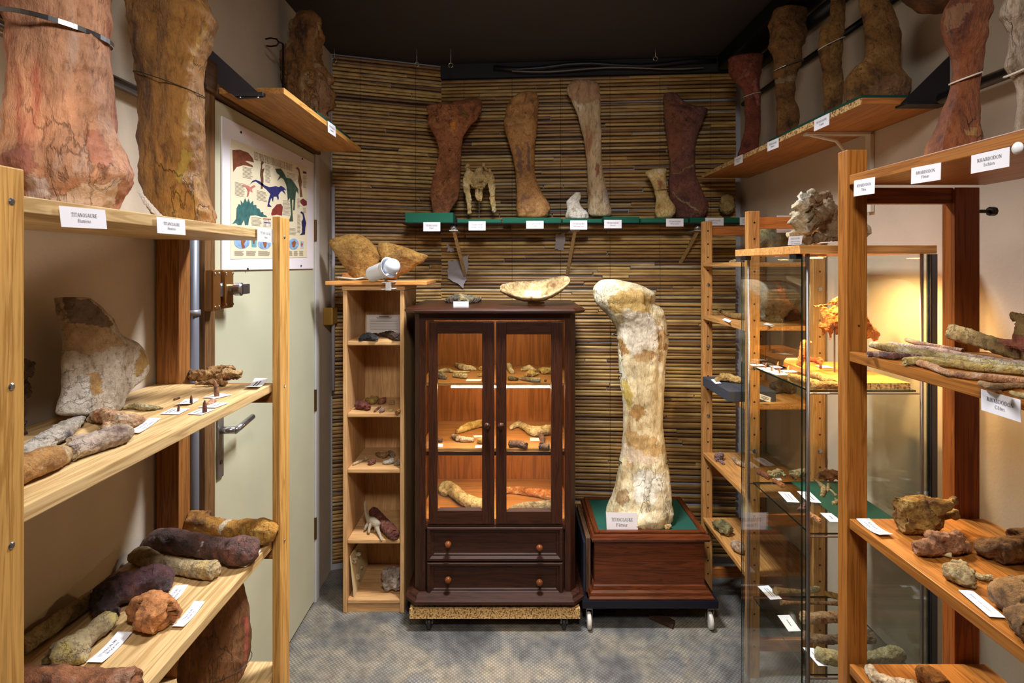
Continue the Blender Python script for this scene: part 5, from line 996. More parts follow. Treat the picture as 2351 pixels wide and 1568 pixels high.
smalls(B1, [('fossil_bone', 'black shiny bone on the top shelf of the narrow bookcase', 'bone', BLKB, [[(826, 778, 5), (842, 773, 9), (858, 775, 8), (866, 779, 4)]], .2),
 ('fossil_bone', 'dark brown stringy bone on the top shelf of the narrow bookcase', 'bone', ((84, 62, 50), (44, 32, 28), (120, 96, 80)), [[(850, 767, 3), (875, 769, 4), (895, 770, 6), (912, 774, 9)], [(872, 768, 3), (888, 764, 4), (900, 766, 6)]], .25)])
q = G().box(cxp(840, 2.79), cxp(921, 2.79), 2.800, 2.8008, B1 + .0005, B1 + .095).done('info_sheet', flat((222, 214, 208), .7), None, False, 'printed information sheet standing at the back of the bookcase top shelf', 'paper')
cq = V(((cxp(840, 2.79) + cxp(921, 2.79)) / 2, 2.7995, B1 + .05)); lettering(q, [('bar_', .0, 0)][:0] + [(('bar', .05), .004, .036), (('bar', .075), .0025, .029)] + [(('bar', .14), .0012, .018 - k * .008) for k in range(7)], cq, V((1, 0, 0)), V((0, 0, 1)), V((0, -.0003, 0)), 'print', (110, 100, 104))
smalls(B2, [('fossil_bone', 'dark red blocky bone on the second shelf of the narrow bookcase', 'bone', ((110, 52, 44), (64, 30, 28), (140, 76, 60)), [[(820, 931, 9), (834, 931, 10), (845, 936, 7)], [(822, 926, 6, .006), (842, 928, 6, .006)]], .2),
 ('fossil_bone', 'yellow spiky fragment behind the dark red bone', 'bone', ((196, 164, 84), (150, 116, 50), (216, 196, 130)), [[(842, 918, 4), (854, 922, 7), (864, 914, 5)], [(856, 912, 5)]], .3),
 ('stone', 'pinkish-brown stone on the second bookcase shelf', 'stone', ((160, 96, 76), (110, 60, 52), (196, 140, 100)), [[(870, 924, 5), (878, 920, 7), (884, 917, 4)]], .2),
 ('stone', 'rounded tan stone on the second bookcase shelf', 'stone', ((186, 152, 96), (140, 108, 64), (206, 178, 126)), [[(896, 924, 5), (903, 923, 6)]], .1),
 ('fossil_stick', 'thin brown rod-like fossil lying on the second bookcase shelf', 'fossil', ((130, 84, 60), (90, 54, 40), (200, 180, 160)), [[(860, 944, 2.6), (872, 934, 2.6)]], .1),
 ('stone', 'lilac-grey pebble next to the rod-like fossil', 'stone', ((176, 146, 140), (130, 100, 96), (206, 180, 160)), [[(873, 944, 4), (880, 941, 5)]], .15),
 ('stone', 'tiny pale yellow pebble on the second bookcase shelf', 'stone', ((208, 190, 130), (170, 140, 80), (220, 206, 160)), [[(895, 941, 3), (900, 941, 3)]], .15),
 ('stone', 'golden lump at the right end of the second bookcase shelf', 'stone', ((168, 120, 50), (110, 74, 30), (196, 150, 76)), [[(911, 946, 5), (916, 942, 6)]], .2)])
smalls(B3, [('fossil_bone', 'slim cream bone at the left of the third bookcase shelf', 'bone', ((206, 182, 136), (166, 136, 90), (220, 204, 170)), [[(811, 1066, 3), (826, 1059, 3.5), (842, 1052, 4.5)]], .08),
 ('stone', 'reddish-brown pebble on the third bookcase shelf', 'stone', ((134, 84, 66), (90, 54, 46), (160, 110, 88)), [[(848, 1062, 6), (858, 1058, 7)]], .15),
 ('fossil_bone', 'brown flat bone at the back of the third bookcase shelf', 'bone', ((160, 118, 72), (110, 78, 46), (186, 146, 98)), [[(864, 1042, 3), (878, 1045, 7), (887, 1043, 6)]], .2),
 ('stone', 'grey-tan stone at the back right of the third bookcase shelf', 'stone', ((156, 134, 104), (110, 90, 68), (180, 160, 130)), [[(895, 1039, 6), (902, 1044, 6)]], .15),
 ('fossil_bone', 'white and grey bone on the third bookcase shelf', 'bone', ((206, 200, 186), (130, 124, 116), (226, 222, 214)), [[(881, 1062, 4), (893, 1060, 6), (901, 1057, 7)]], .15),
 ('stone', 'white-tipped stone in the right corner of the third bookcase shelf', 'stone', ((170, 150, 124), (110, 90, 70), (226, 220, 204)), [[(909, 1065, 5), (916, 1060, 7)]], .15)])
lobes('dinosaur_figurine', 'pale long-necked dinosaur figurine on the fourth bookcase shelf', 'figurine', [[(838, 1153, 3), (839, 1172, 3), (843, 1186, 4.5), (848, 1194, 7)], [(847, 1194, 7), (856, 1197, 10, -.01), (865, 1203, 9, -.03)], [(847, 1197, 5), (841, 1208, 3.5, -.02), (838, 1215, 3, -.025)], [(853, 1200, 6, -.02), (848, 1212, 4, -.035), (847, 1222, 3.2, -.05)], [(864, 1204, 7, -.03), (868, 1218, 4.5, -.05), (873, 1230, 3.2, -.08), (876, 1240, 2.6, -.1)], [(864, 1206, 5, -.03), (862, 1216, 3.5, -.03), (861, 1220, 3, -.03)]], ('Y', 2.61), flat((158, 144, 122), .8, 0, .3, 120, .2), .05, zmin=B4, vox=.0018, blunt=False)
smalls(B4, [('fossil_bone', 'dark red cylindrical bone leaning on the fourth bookcase shelf', 'bone', ((118, 62, 48), (70, 38, 34), (156, 100, 76)), [[(858, 1174, 11), (872, 1192, 13), (890, 1212, 14), (904, 1226, 14)]], .1)])
smalls(B5, [('stone', 'pale grey-pink lump of stone on the bottom shelf of the bookcase', 'stone', ((190, 174, 166), (130, 106, 98), (216, 206, 196)), [[(884, 1342, 15), (900, 1330, 22), (912, 1330, 24)], [(890, 1322, 16, .02), (905, 1315, 16, .02)]], .15)])
q = thing('fossil_board', 'cream board with small shells leaning inside the bottom of the bookcase', 'board', (-.735, 2.66, B5))
G().prism([V((-.726, 2.535, B5 + .001)), V((-.732, 2.80, B5 + .001)), V((-.744, 2.80, B5 + .17)), V((-.744, 2.535, B5 + .19))], (.004, 0, 0)).done('board', flat((206, 184, 140), .7), q)
for k, (px, py, r) in enumerate(((813, 1287, 7), (823, 1272, 5), (829, 1303, 4), (819, 1325, 8))): lobes('shell', None, None, [[(px, py, r), (px + 2, py - r * .6, r * .7)]], ('X', -.728), bone((206, 190, 160), (150, 120, 84), (226, 216, 200), 60), .15, parent=q)

# ---- on and in the glass-door cabinet
CT = 1.398
lobes('turtle_carapace', 'dark grey piece of turtle shell with a white rim on the cabinet', 'fossil', [[(1025, 690, 5), (1045, 686, 10), (1070, 686, 11), (1092, 688, 7), (1102, 686, 4)], [(1045, 680, 6, .01), (1060, 678, 5, .012)]], ('Z', CT), bone((112, 106, 92), (70, 66, 64), (170, 150, 104), 22, .4, .6, .9, True), .14, paint=[([(1020, 698), (1035, 690), (1100, 690), (1105, 680), (1106, 700), (1030, 704)], (206, 194, 180))])
ca = G(); n1, n2 = 40, 12; rings = []
prof = [(1146, 667, 1150, 672), (1160, 676, 1165, 680), (1180, 684, 1182, 688), (1205, 690, 1205, 694), (1230, 691, 1230, 695), (1255, 686, 1256, 690), (1280, 672, 1284, 676), (1298, 658, 1301, 662), (1308, 648, 1309, 652)]
P = catmull([(*PY((a + c) / 2, (b + d) / 2, 2.56), 0) for a, b, c, d in prof], n1); vs = []
for i in range(n1):
    hw = .095 * math.sin(math.pi * (i + .6) / (n1 + .2)) ** .8 + .003
    for s in (0, 1):
        for j in range(n2):
            u = -1 + 2 * j / (n2 - 1); u = u if s == 0 else -u
            vs.append(V((P[i, 0], 2.56 + u * hw, P[i, 2] + .085 * (hw / .1) * u * u * (1 if u > 0 else .22) - s * .012 + .003 * fr((P[i, 0], u, 0), 30, 3))))
fs = []; m = 2 * n2
for i in range(n1 - 1):
    for j in range(m): fs.append([i * m + j, i * m + (j + 1) % m, (i + 1) * m + (j + 1) % m, (i + 1) * m + j])
fs += [list(range(m))[::-1], [(n1 - 1) * m + j for j in range(m)]]
zb = min(v.z for v in vs); vs = [v + V((0, 0, CT + .014 - zb)) for v in vs]
q = mk('turtle_carapace', vs, fs, bone((190, 164, 116), (140, 108, 64), (208, 188, 144), 24, .4), None, True); tag(q, 'boat-shaped cream turtle carapace on the cabinet top', 'fossil')
boxo('rest_block', wood((120, 80, 46), (156, 110, 66), 'x', .6), PY(1212, 690, 2.54).x, PY(1250, 690, 2.54).x, 2.53, 2.58, CT + .0003, CT + .014, None, .001, label='small wooden rest under the boat-shaped carapace', cat='block')
card('card reading Carapace de Tortue leaning before the dark turtle shell', (1041, 692), (1076, 692), (1041, 709), ('Y', 2.465), [('Carapace de Tortue', .24, .26), ('Polysternon provinciale', .24, -.02), ('Martigues', .24, -.3)])
card('card standing in the boat-shaped carapace', (1204, 667), (1242, 667), (1204, 688), ('Y', 2.50), [('ANKYLOSAURE', .24, .12), ('Carapace', .22, -.16)])
CRM = ((214, 196, 150), (160, 122, 72), (232, 220, 188)); YEL = ((206, 178, 104), (160, 120, 60), (224, 206, 150)); DPR = ((112, 84, 74), (70, 50, 46), (140, 108, 92)); GRB = ((150, 136, 112), (100, 88, 70), (180, 166, 140))
def inside(z, rows):
    for lb, cols, ch, am in rows: lobes('fossil_bone', lb, 'bone', ch, ('Z', z), bone(*cols, 30, .35, .6, .7), am)
inside(SH1, [('longest cream bone at the back left of the cabinet upper shelf', CRM, [[(1047, 837, 4), (1060, 842, 7), (1080, 845, 6), (1091, 848, 3)]], .15),
 ('thin curved bone at the left of the cabinet upper shelf', CRM, [[(1008, 852, 3), (1026, 849, 5), (1046, 854, 3), (1078, 853, 2)]], .1),
 ('pale triangular fragment at the front left of the cabinet upper shelf', GRB, [[(1010, 861, 9), (1024, 866, 5)]], .15),
 ('short cream bone left of the card on the cabinet upper shelf', CRM, [[(1040, 862, 4), (1055, 862, 6), (1070, 863, 6)]], .2),
 ('small tan bone behind the left door stile on the upper shelf', YEL, [[(1104, 846, 5), (1108, 843, 5)]], .15), ('small yellow bone beside the left door stile on the upper shelf', YEL, [[(1097, 862, 4), (1106, 860, 4)]], .15),
 ('hook-shaped bone beside the right door stile on the upper shelf', CRM, [[(1168, 838, 6), (1172, 848, 5), (1176, 854, 5)]], .2),
 ('pale ridged bone at the back right of the cabinet upper shelf', CRM, [[(1197, 848, 4), (1214, 845, 7), (1224, 849, 5)]], .2),
 ('forked yellow bone in the right middle of the cabinet upper shelf', YEL, [[(1206, 863, 4), (1218, 857, 7), (1230, 851, 5)], [(1222, 860, 5), (1235, 858, 3)]], .2),
 ('rough golden bone at the far right of the cabinet upper shelf', YEL, [[(1238, 848, 4), (1250, 851, 8), (1264, 850, 7)]], .25),
 ('dark green pebble at the front right of the cabinet upper shelf', ((120, 112, 80), (76, 70, 50), (150, 140, 104)), [[(1169, 868, 5), (1180, 869, 5), (1190, 870, 2)]], .12),
 ('grey-green bone at the front right of the cabinet upper shelf', GRB, [[(1195, 868, 4), (1215, 871, 5), (1228, 872, 6), (1238, 872, 6)]], .15),
 ('tiny dark pebble at the front edge of the cabinet upper shelf', DPR, [[(1252, 874, 3.2)]], .1)])
inside(SH2, [('curved yellow bone at the back left of the cabinet middle shelf', YEL, [[(1050, 991, 5), (1070, 981, 9), (1098, 973, 9), (1114, 972, 9)]], .08),
 ('jagged whitish bone at the left of the cabinet middle shelf', ((206, 188, 160), (130, 90, 70), (226, 214, 196)), [[(1039, 1000, 4), (1052, 1006, 7), (1070, 1009, 6), (1086, 1010, 5)]], .2),
 ('round purplish stone at the far left of the cabinet middle shelf', DPR, [[(1004, 1010, 6), (1014, 1010, 5)]], .12), ('yellowish stone beside the left door stile on the middle shelf', YEL, [[(1098, 1012, 6), (1108, 1012, 7)]], .12),
 ('long branching whitish bone at the right of the cabinet middle shelf', CRM, [[(1174, 981, 6), (1190, 974, 7), (1208, 982, 9), (1230, 990, 12), (1262, 986, 11)], [(1190, 972, 5), (1191, 967, 3)]], .14),
 ('dark two-lobed bone at the front right of the cabinet middle shelf', DPR, [[(1171, 1019, 8), (1188, 1018, 8), (1206, 1022, 9)]], .1),
 ('dark hourglass bone at the right front of the cabinet middle shelf', DPR, [[(1244, 1000, 7), (1246, 1012, 5), (1244, 1022, 7)], [(1239, 1025, 6), (1258, 1025, 7)]], .1)])
inside(SHF, [('large pale triangular bone on the cabinet floor behind the left door', ((196, 178, 134), (150, 128, 84), (214, 200, 164)), [[(1012, 1122, 11), (1030, 1118, 14), (1060, 1142, 15), (1090, 1156, 15), (1112, 1160, 14)], [(1033, 1108, 7, .03), (1020, 1132, 9)]], .08),
 ('orange-red rough bone at the back right of the cabinet floor', ((196, 128, 76), (150, 70, 40), (222, 190, 150)), [[(1160, 1124, 8), (1200, 1127, 9), (1240, 1132, 11), (1272, 1138, 12)]], .15),
 ('flat grey bone at the front right of the cabinet floor', GRB, [[(1176, 1168, 7), (1210, 1163, 11), (1272, 1160, 13)]], .08)])
def icard(lb, TL, TR, BL, z): card(lb, TL, TR, BL, ('Z', z), None)
icard('blank-looking card on the front left of the cabinet upper shelf', (1072, 871), (1106, 871), (1069, 876), SH1)
icard('card behind the dark hourglass bone in the cabinet', (1216, 1006), (1237, 1006), (1217, 1013), SH2); icard('card under the curved yellow bone in the cabinet', (1086, 1000), (1106, 1000), (1088, 1005), SH2)
icard('card at the front of the left door stile on the middle shelf', (1092, 1023), (1107, 1023), (1090, 1029), SH2); icard('card at the far left front of the cabinet middle shelf', (1004, 1020), (1017, 1020), (1003, 1027), SH2)

# ---- the great femur on the pedestal
FEM = bone((222, 206, 166), (188, 150, 92), (234, 226, 202), 10, .55, .6, .7, True, 'z', .3)
fem = upright('fossil_femur', 'huge white and ochre titanosaur femur standing on the mahogany pedestal', 'bone', [(641, 1388, 1412), (645, 1376, 1432), (652, 1368, 1462), (662, 1362, 1484), (672, 1361, 1498), (684, 1362, 1501), (695, 1366, 1502), (705, 1374, 1512), (718, 1386, 1522), (732, 1398, 1526), (745, 1407, 1528), (760, 1412, 1529), (775, 1415, 1532), (790, 1418, 1533), (805, 1420, 1530), (825, 1422, 1527), (850, 1424, 1525), (880, 1425, 1523), (910, 1427, 1522), (940, 1429, 1521), (970, 1430, 1522), (1000, 1430, 1523), (1025, 1428, 1525), (1050, 1424, 1529), (1070, 1421, 1532), (1090, 1418, 1534), (1110, 1413, 1536), (1130, 1407, 1537), (1150, 1401, 1538), (1165, 1396, 1540), (1178, 1393, 1540), (1192, 1400, 1539), (1203, 1425, 1536), (1212, 1455, 1530), (1220, 1475, 1522)], ('Y', 2.56), FEM, .72, 300, 180, .06, 91, PT + .0003,
 paint=[([(1395, 690), (1430, 662), (1470, 668), (1497, 676), (1500, 692), (1490, 720), (1440, 706), (1412, 724), (1400, 712)], (204, 168, 92)), ([(1432, 720), (1450, 713), (1488, 716), (1508, 735), (1512, 760), (1508, 808), (1480, 806), (1450, 820), (1440, 792), (1420, 760), (1424, 740)], (226, 220, 208)), ([(1419, 776), (1430, 778), (1437, 790), (1440, 815), (1425, 818)], (160, 106, 32)), ([(1450, 818), (1480, 806), (1508, 808), (1500, 822), (1460, 832)], (196, 156, 104)), ([(1428, 868), (1444, 880), (1456, 930), (1444, 945), (1430, 905)], (196, 168, 66)), ([(1454, 935), (1478, 928), (1484, 955), (1462, 966), (1446, 955)], (176, 128, 60)), ([(1436, 990), (1500, 1002), (1522, 1040), (1490, 1050), (1445, 1026)], (196, 158, 100)), ([(1428, 1012), (1442, 1022), (1480, 1040), (1505, 1052), (1530, 1056), (1490, 1066), (1450, 1062), (1428, 1045)], (216, 194, 170)), ([(1456, 1082), (1480, 1076), (1500, 1080), (1522, 1088), (1516, 1130), (1506, 1150), (1500, 1166), (1480, 1150), (1456, 1160), (1452, 1120)], (224, 220, 208)), ([(1420, 1130), (1440, 1125), (1446, 1150), (1425, 1165), (1412, 1150)], (150, 116, 72)), ([(1512, 740), (1530, 770), (1532, 800), (1514, 830), (1512, 790)], (176, 134, 78))], grooves=((4.35, .16, .10, .66, 1.0), (5.35, .14, .08, .08, .6)), jit=4)
for py, xl, xr, lb in ((768, 1410, 1534, None), (855, 1420, 1530, None), (1056, 1420, 1534, None)):
    c = PY((xl + xr) / 2, py, 2.56); hw = (xr - xl) / 2 * 2.56 / F
    arcs = [[math.pi * (0.5 + a / 180) for a in range(-4, 5)]] if False else None
    pts1 = [V((c.x + (hw + .002) * math.cos(t), 2.56 + .075 * math.sin(t), c.z)) for t in [math.radians(a) for a in range(-35, 216, 12)]]
    G().tube(pts1, .0022, 6).done('clamp_wire', DKST, fem)
card('card reading TITANOSAURE Fémur leaning at the foot of the huge femur', (1391, 1176), (1463, 1177), (1393, 1219), ('Y', 2.455), TX('TITANOSAURE', 'Fémur'))
lobes('stone_chip', 'small yellowish chip beside the foot of the huge femur', 'stone', [[(1530, 1210, 6), (1538, 1208, 5)]], ('Z', PT), bone((214, 186, 130), (170, 130, 80), (226, 206, 166), 50), .15)

# ---- right shelf, top board and high shelf
REDB = bone((142, 78, 40), (98, 48, 26), (170, 106, 58), 15, .6, .6, .8, True, 'z')
RT = RZ[0]
f1 = upright('fossil_femur', 'orange-red Rhabdodon femur tied with a white cable tie on the right top board', 'bone', [(-38, 2205, 2258), (-20, 2196, 2264), (0, 2184, 2268), (20, 2173, 2269), (40, 2168, 2267), (60, 2168, 2263), (80, 2170, 2261), (100, 2173, 2257), (120, 2180, 2253), (140, 2188, 2250), (160, 2190, 2248), (180, 2189, 2246), (200, 2186, 2245), (220, 2181, 2245), (240, 2173, 2246), (260, 2166, 2246), (280, 2159, 2246), (300, 2151, 2245), (320, 2142, 2246), (340, 2133, 2249), (360, 2125, 2251), (378, 2119, 2251), (392, 2117, 2249)], ('Y', 1.08), REDB, .7, 130, 100, .09, 101, RT + .0005, paint=[([(2168, 20), (2215, 5), (2245, 10), (2215, 40), (2200, 65), (2170, 80)], (140, 98, 68)), ([(2214, 296), (2244, 292), (2245, 310), (2218, 312)], (168, 122, 70))])
c = PY(2217, 180, 1.08); G().tube([V((c.x + .0275 * math.cos(t), 1.08 + .021 * math.sin(t), c.z + .010 * math.cos(t))) for t in [k * 2 * math.pi / 24 for k in range(25)]], .0016, 6).done('cable_tie', flat((214, 204, 190), .5), f1)
f2 = upright('fossil_ischium', 'pale cracked ischium cut by the right edge of the photo', 'bone', [(-60, 2318, 2420), (-10, 2312, 2410), (15, 2303, 2400), (38, 2298, 2392), (60, 2312, 2380), (90, 2318, 2372), (120, 2316, 2366), (150, 2311, 2366), (168, 2318, 2372), (200, 2336, 2380), (250, 2336, 2382), (300, 2330, 2385), (330, 2320, 2392), (372, 2310, 2400)], ('Y', .98), bone((190, 172, 154), (140, 116, 92), (210, 198, 188), 13, .7, .7, .9, False, 'z'), .55, 80, 56, .10, 111, RT + .0005)
c = PY(2345, 160, .98); G().tube([V((c.x + .026 * math.cos(t), .98 + .019 * math.sin(t), c.z + .012 * math.cos(t))) for t in [k * 2 * math.pi / 24 for k in range(25)]], .0018, 6).done('cable_tie', flat((214, 204, 190), .5), f2)
lobes('fossil_bone', 'dark brown bone head hanging at the top edge above the orange-red femur', 'bone', [[(2120, -40, 50, -.0), (2160, -30, 60), (2230, -50, 40)]], ('Y', 1.40), bone((92, 56, 28), (56, 36, 20), (124, 84, 44), 14), .08)
G().lathe(PX(2340, 340, .7265), (-1, 0, 0), [(.008, 0), (.009, .003), (.006, .006)], 14).done('push_pin', flat((232, 232, 236), .4), None, True, 'white push pin on the edge of the right top board', 'pin')
XT = ('X', .7255)
card('card reading RHABDODON Tibia at the post of the right shelf', (1963, 415), (2011, 406), (1962, 451), XT, TX('RHABDODON', 'Tibia'))
card('card reading RHABDODON Fémur on the right top board', (2095, 386), (2163, 373), (2094, 423), XT, TX('RHABDODON', 'Fémur'))
card('card reading RHABDODON Ischion on the right top board', (2233, 357), (2321, 337), (2232, 399), XT, TX('RHABDODON', 'Ischion'))
card('card reading RHABDODON Côtes hanging below the bundle of ribs', (2255, 893), (2346, 918), (2256, 941), XT, TX('RHABDODON', 'Côtes'))
HZ = 2.0625
r1 = upright('fossil_humerus', 'dark red humerus with pink filler at the far end of the high right shelf', 'bone', [(124, 1730, 1750), (132, 1678, 1751), (145, 1673, 1750), (160, 1675, 1748), (175, 1682, 1745), (190, 1693, 1743), (205, 1703, 1743), (220, 1709, 1745), (250, 1710, 1746), (280, 1712, 1746), (300, 1711, 1745), (320, 1705, 1743), (340, 1700, 1740), (360, 1695, 1740), (378, 1692, 1738)], ('Y', 2.55), bone((142, 70, 52), (96, 46, 38), (150, 82, 62), 15, .5, .6, .8, True), .6, 100, 70, .13, 121, 2.0465, paint=[([(1728, 185), (1738, 182), (1742, 225), (1746, 240), (1738, 245), (1730, 215)], (190, 110, 96)), ([(1695, 178), (1712, 160), (1725, 140), (1730, 144), (1715, 170), (1700, 190)], (176, 104, 88))])
upright('fossil_bone', 'brown bone with a pale mended band on the high right shelf', 'bone', [(18, 1782, 1848), (28, 1774, 1850), (45, 1769, 1850), (65, 1768, 1848), (85, 1768, 1850), (100, 1767, 1850), (112, 1768, 1844), (130, 1776, 1840), (150, 1778, 1838), (165, 1778, 1833), (185, 1779, 1828), (210, 1780, 1827), (230, 1781, 1825), (250, 1783, 1830), (280, 1784, 1833), (310, 1785, 1830), (340, 1788, 1825)], ('Y', 2.18), bone((136, 92, 48), (84, 56, 30), (160, 114, 62), 15, .5, .6, .8, True), .6, 100, 70, .16, 131, 2.0465, paint=[([(1779, 180), (1795, 178), (1828, 168), (1827, 185), (1800, 190), (1780, 192)], (168, 146, 104))])
upright('fossil_bone', 'slender brown bone with a side ridge on the high right shelf', 'bone', [(-60, 1912, 1940), (-20, 1908, 1940), (10, 1908, 1940), (35, 1906, 1939), (50, 1898, 1938), (60, 1886, 1937), (80, 1880, 1936), (110, 1882, 1933), (150, 1887, 1930), (165, 1890, 1932), (200, 1891, 1935), (230, 1893, 1932), (260, 1893, 1928), (300, 1894, 1926)], ('Y', 1.89), bone((150, 106, 54), (92, 62, 32), (174, 132, 72), 15, .5, .6, .8), .6, 100, 64, .13, 141, 2.0465, grooves=((4.3, .2, .2, .2, .7),))
upright('fossil_scapula', 'broad flared brown bone on green felt at the near end of the high shelf', 'bone', [(-90, 1968, 2050), (-40, 1970, 2046), (0, 1973, 2043), (20, 1976, 2050), (50, 1985, 2059), (80, 1988, 2069), (100, 1992, 2069), (120, 1990, 2067), (138, 1981, 2066), (152, 1962, 2068), (165, 1952, 2073), (178, 1943, 2086), (192, 1936, 2091), (210, 1934, 2086), (226, 1932, 2080), (240, 1934, 2076)], ('Y', 1.66), bone((154, 110, 58), (98, 68, 38), (184, 136, 84), 15, .5, .5, .9, True), .45, 120, 90, .14, 151, 2.0625, paint=[([(1985, 215), (2030, 175), (2060, 165), (2090, 190), (2080, 230), (1990, 235)], (150, 106, 74))], grooves=((4.6, .3, .14, .5, 1.0),))
def strap(parent, x, y, z, rx, ry, slope, r, m, nm): G().tube([V((x + rx * math.cos(t), y + ry * math.sin(t), z + slope * math.cos(t))) for t in [k * 2 * math.pi / 28 for k in range(29)]], r, 6).done(nm, m, parent)
def byl(lb): return next(o for o in bpy.data.objects if o.get('label') == lb)
c = PY(1727, 218, 2.55); strap(byl('dark red humerus with pink filler at the far end of the high right shelf'), c.x, 2.55, c.z, .038, .026, .010, .002, flat((200, 186, 170), .5), 'cable_tie')
c = PY(1808, 152, 2.18); strap(byl('brown bone with a pale mended band on the high right shelf'), c.x, 2.18, c.z, .058, .040, .022, .0022, STEEL, 'steel_band')
c = PY(1909, 100, 1.89); strap(byl('slender brown bone with a side ridge on the high right shelf'), c.x, 1.89, c.z, .043, .028, .020, .002, flat((200, 186, 170), .5), 'cable_tie')
c = PY(1519, 437, 2.82); strap(byl('small yellow-white metacarpal tied with a thread on the back shelf'), c.x, 2.82, c.z, .0335, .024, .002, .0014, flat((50, 34, 22), .7), 'thread')
XH = ('X', .9675)
card('card nearest the back wall on the edge of the high chipboard shelf', (1687, 363), (1706, 354), (1687, 381), XH, TX('TITANOSAURE', 'Humérus'))
card('middle card of three on the edge of the high chipboard shelf', (1763, 327), (1789, 316), (1763, 348), XH, TX('TITANOSAURE', 'Humérus'))
card('largest card of three on the edge of the high chipboard shelf', (1871, 276), (1906, 259), (1870, 302), XH, TX('TITANOSAURE', 'Scapula'))

# ---- right shelf, ribs
R2 = RZ[1]
def rib(lb, cols, ch): lobes('fossil_rib', lb, 'bone', [ch], ('Z', R2), bone(*cols, 26, .6, .55, .7), .07)
rib('lavender-pink rib furthest back in the bundle', ((196, 168, 156), (140, 108, 104), (214, 196, 190)), [(2044, 789, 5), (2100, 797, 6), (2150, 803, 7), (2200, 813, 7), (2260, 823, 7), (2320, 833, 8), (2380, 840, 8)])
rib('short pinkish rib head behind the bundle', ((170, 130, 110), (120, 86, 72), (200, 170, 150)), [(2082, 780, 5), (2105, 787, 6), (2150, 795, 5), (2210, 804, 5)])
rib('broad olive-cream rib with a forked white head', ((196, 178, 122), (140, 118, 66), (222, 212, 184)), [(2002, 791, 8), (2030, 797, 10), (2080, 806, 11), (2140, 814, 10), (2200, 823, 9), (2280, 834, 9), (2380, 845, 9)])
rib('short dark purple rib head at the left front of the bundle', ((122, 82, 76), (80, 54, 54), (210, 180, 160)), [(1994, 814, 7), (2020, 814, 8), (2045, 817, 9), (2075, 817, 7), (2110, 819, 6)])
rib('yellow rib with dark cracks in the front of the bundle', ((204, 178, 104), (158, 122, 60), (222, 206, 160)), [(2080, 830, 10), (2120, 829, 11), (2180, 834, 11), (2230, 841, 11), (2290, 847, 11), (2390, 856, 11)])
rib('S-curved orange-pink rib in the front of the bundle', ((204, 150, 104), (150, 100, 70), (214, 190, 170)), [(2112, 834, 9), (2140, 842, 9), (2172, 855, 8), (2215, 862, 9), (2270, 867, 10), (2320, 872, 10), (2390, 880, 10)])
rib('short tan rib end near the front edge above the Côtes card', ((170, 132, 88), (120, 90, 56), (190, 156, 112)), [(2252, 880, 7), (2282, 888, 9), (2330, 886, 7), (2390, 888, 7)])
rib('small yellow rib tip at the right front edge of the board', ((204, 176, 112), (150, 116, 60), (222, 200, 150)), [(2322, 902, 5), (2350, 909, 8), (2390, 912, 9)])
lobes('fossil_ischium', 'olive curved bone with a red-filled break leaning behind the ribs', 'bone', [[(2184, 763, 20), (2220, 772, 21), (2260, 785, 20), (2300, 796, 21), (2345, 803, 26), (2400, 805, 30)], [(2345, 790, 24), (2348, 760, 20), (2340, 738, 15), (2326, 724, 10)], [(2340, 730, 12), (2380, 722, 16)]], ('X', .935), bone((160, 132, 76), (104, 82, 44), (190, 162, 104), 16, .6, .6, .9, True), .10, ('x', .5), zmin=R2, paint=[([(2288, 775), (2320, 768), (2360, 772), (2400, 775), (2400, 822), (2330, 806), (2300, 795)], (150, 70, 58))])
# ---- right shelf, vertebrae
R3 = RZ[2]
def vert(lb, cols, chs, am=.12): lobes('fossil_vertebra', lb, 'bone', chs, ('Z', R3), bone(*cols, 18, .5, .6, .9), am)
vert('big golden vertebra at the far end of the right middle board', ((186, 144, 68), (122, 78, 36), (206, 178, 112)), [[(2075, 1192, 30), (2110, 1190, 34), (2135, 1186, 30)], [(2075, 1165, 24, .03), (2110, 1162, 24, .03), (2130, 1160, 20, .03)], [(2140, 1165, 18, .04), (2170, 1160, 12, .05), (2192, 1150, 10, .05)], [(2150, 1182, 14, .02), (2190, 1180, 13, .02)], [(2048, 1195, 12, .01)], [(2145, 1212, 8)]])
vert('pinkish-brown vertebra second from the far end of the right middle board', ((176, 122, 82), (124, 80, 54), (200, 156, 120)), [[(2105, 1258, 16), (2130, 1255, 20), (2160, 1255, 18), (2195, 1258, 17), (2218, 1256, 12)], [(2130, 1232, 12, .02), (2160, 1235, 14, .02), (2200, 1230, 14, .02)]], .16)
vert('broad flat brown vertebra at the back right of the right middle board', ((150, 106, 58), (104, 70, 40), (180, 140, 96)), [[(2245, 1258, 10), (2275, 1260, 24), (2310, 1262, 28), (2350, 1258, 28), (2390, 1250, 28)], [(2300, 1280, 16), (2330, 1275, 18)], [(2330, 1230, 16, .02), (2370, 1225, 16, .02)]])
vert('small yellow-white vertebra in the middle of the right middle board', ((204, 182, 132), (150, 116, 66), (222, 210, 180)), [[(2180, 1312, 18), (2205, 1318, 24), (2228, 1326, 22)], [(2195, 1298, 12, .01), (2215, 1300, 12, .01)], [(2205, 1290, 7, .015), (2235, 1312, 7, .01)]])
vert('cream process fragment beside the small yellow-white vertebra', ((214, 192, 140), (160, 126, 76), (226, 210, 176)), [[(2235, 1318, 6), (2255, 1326, 7), (2275, 1325, 6)]], .2)
vert('nearest big brown vertebra at the right edge of the middle board', ((158, 116, 66), (108, 78, 46), (184, 146, 96)), [[(2300, 1362, 30), (2330, 1372, 40), (2370, 1390, 44)], [(2345, 1420, 34), (2375, 1440, 40)], [(2330, 1335, 16, .03), (2370, 1335, 20, .03)]])
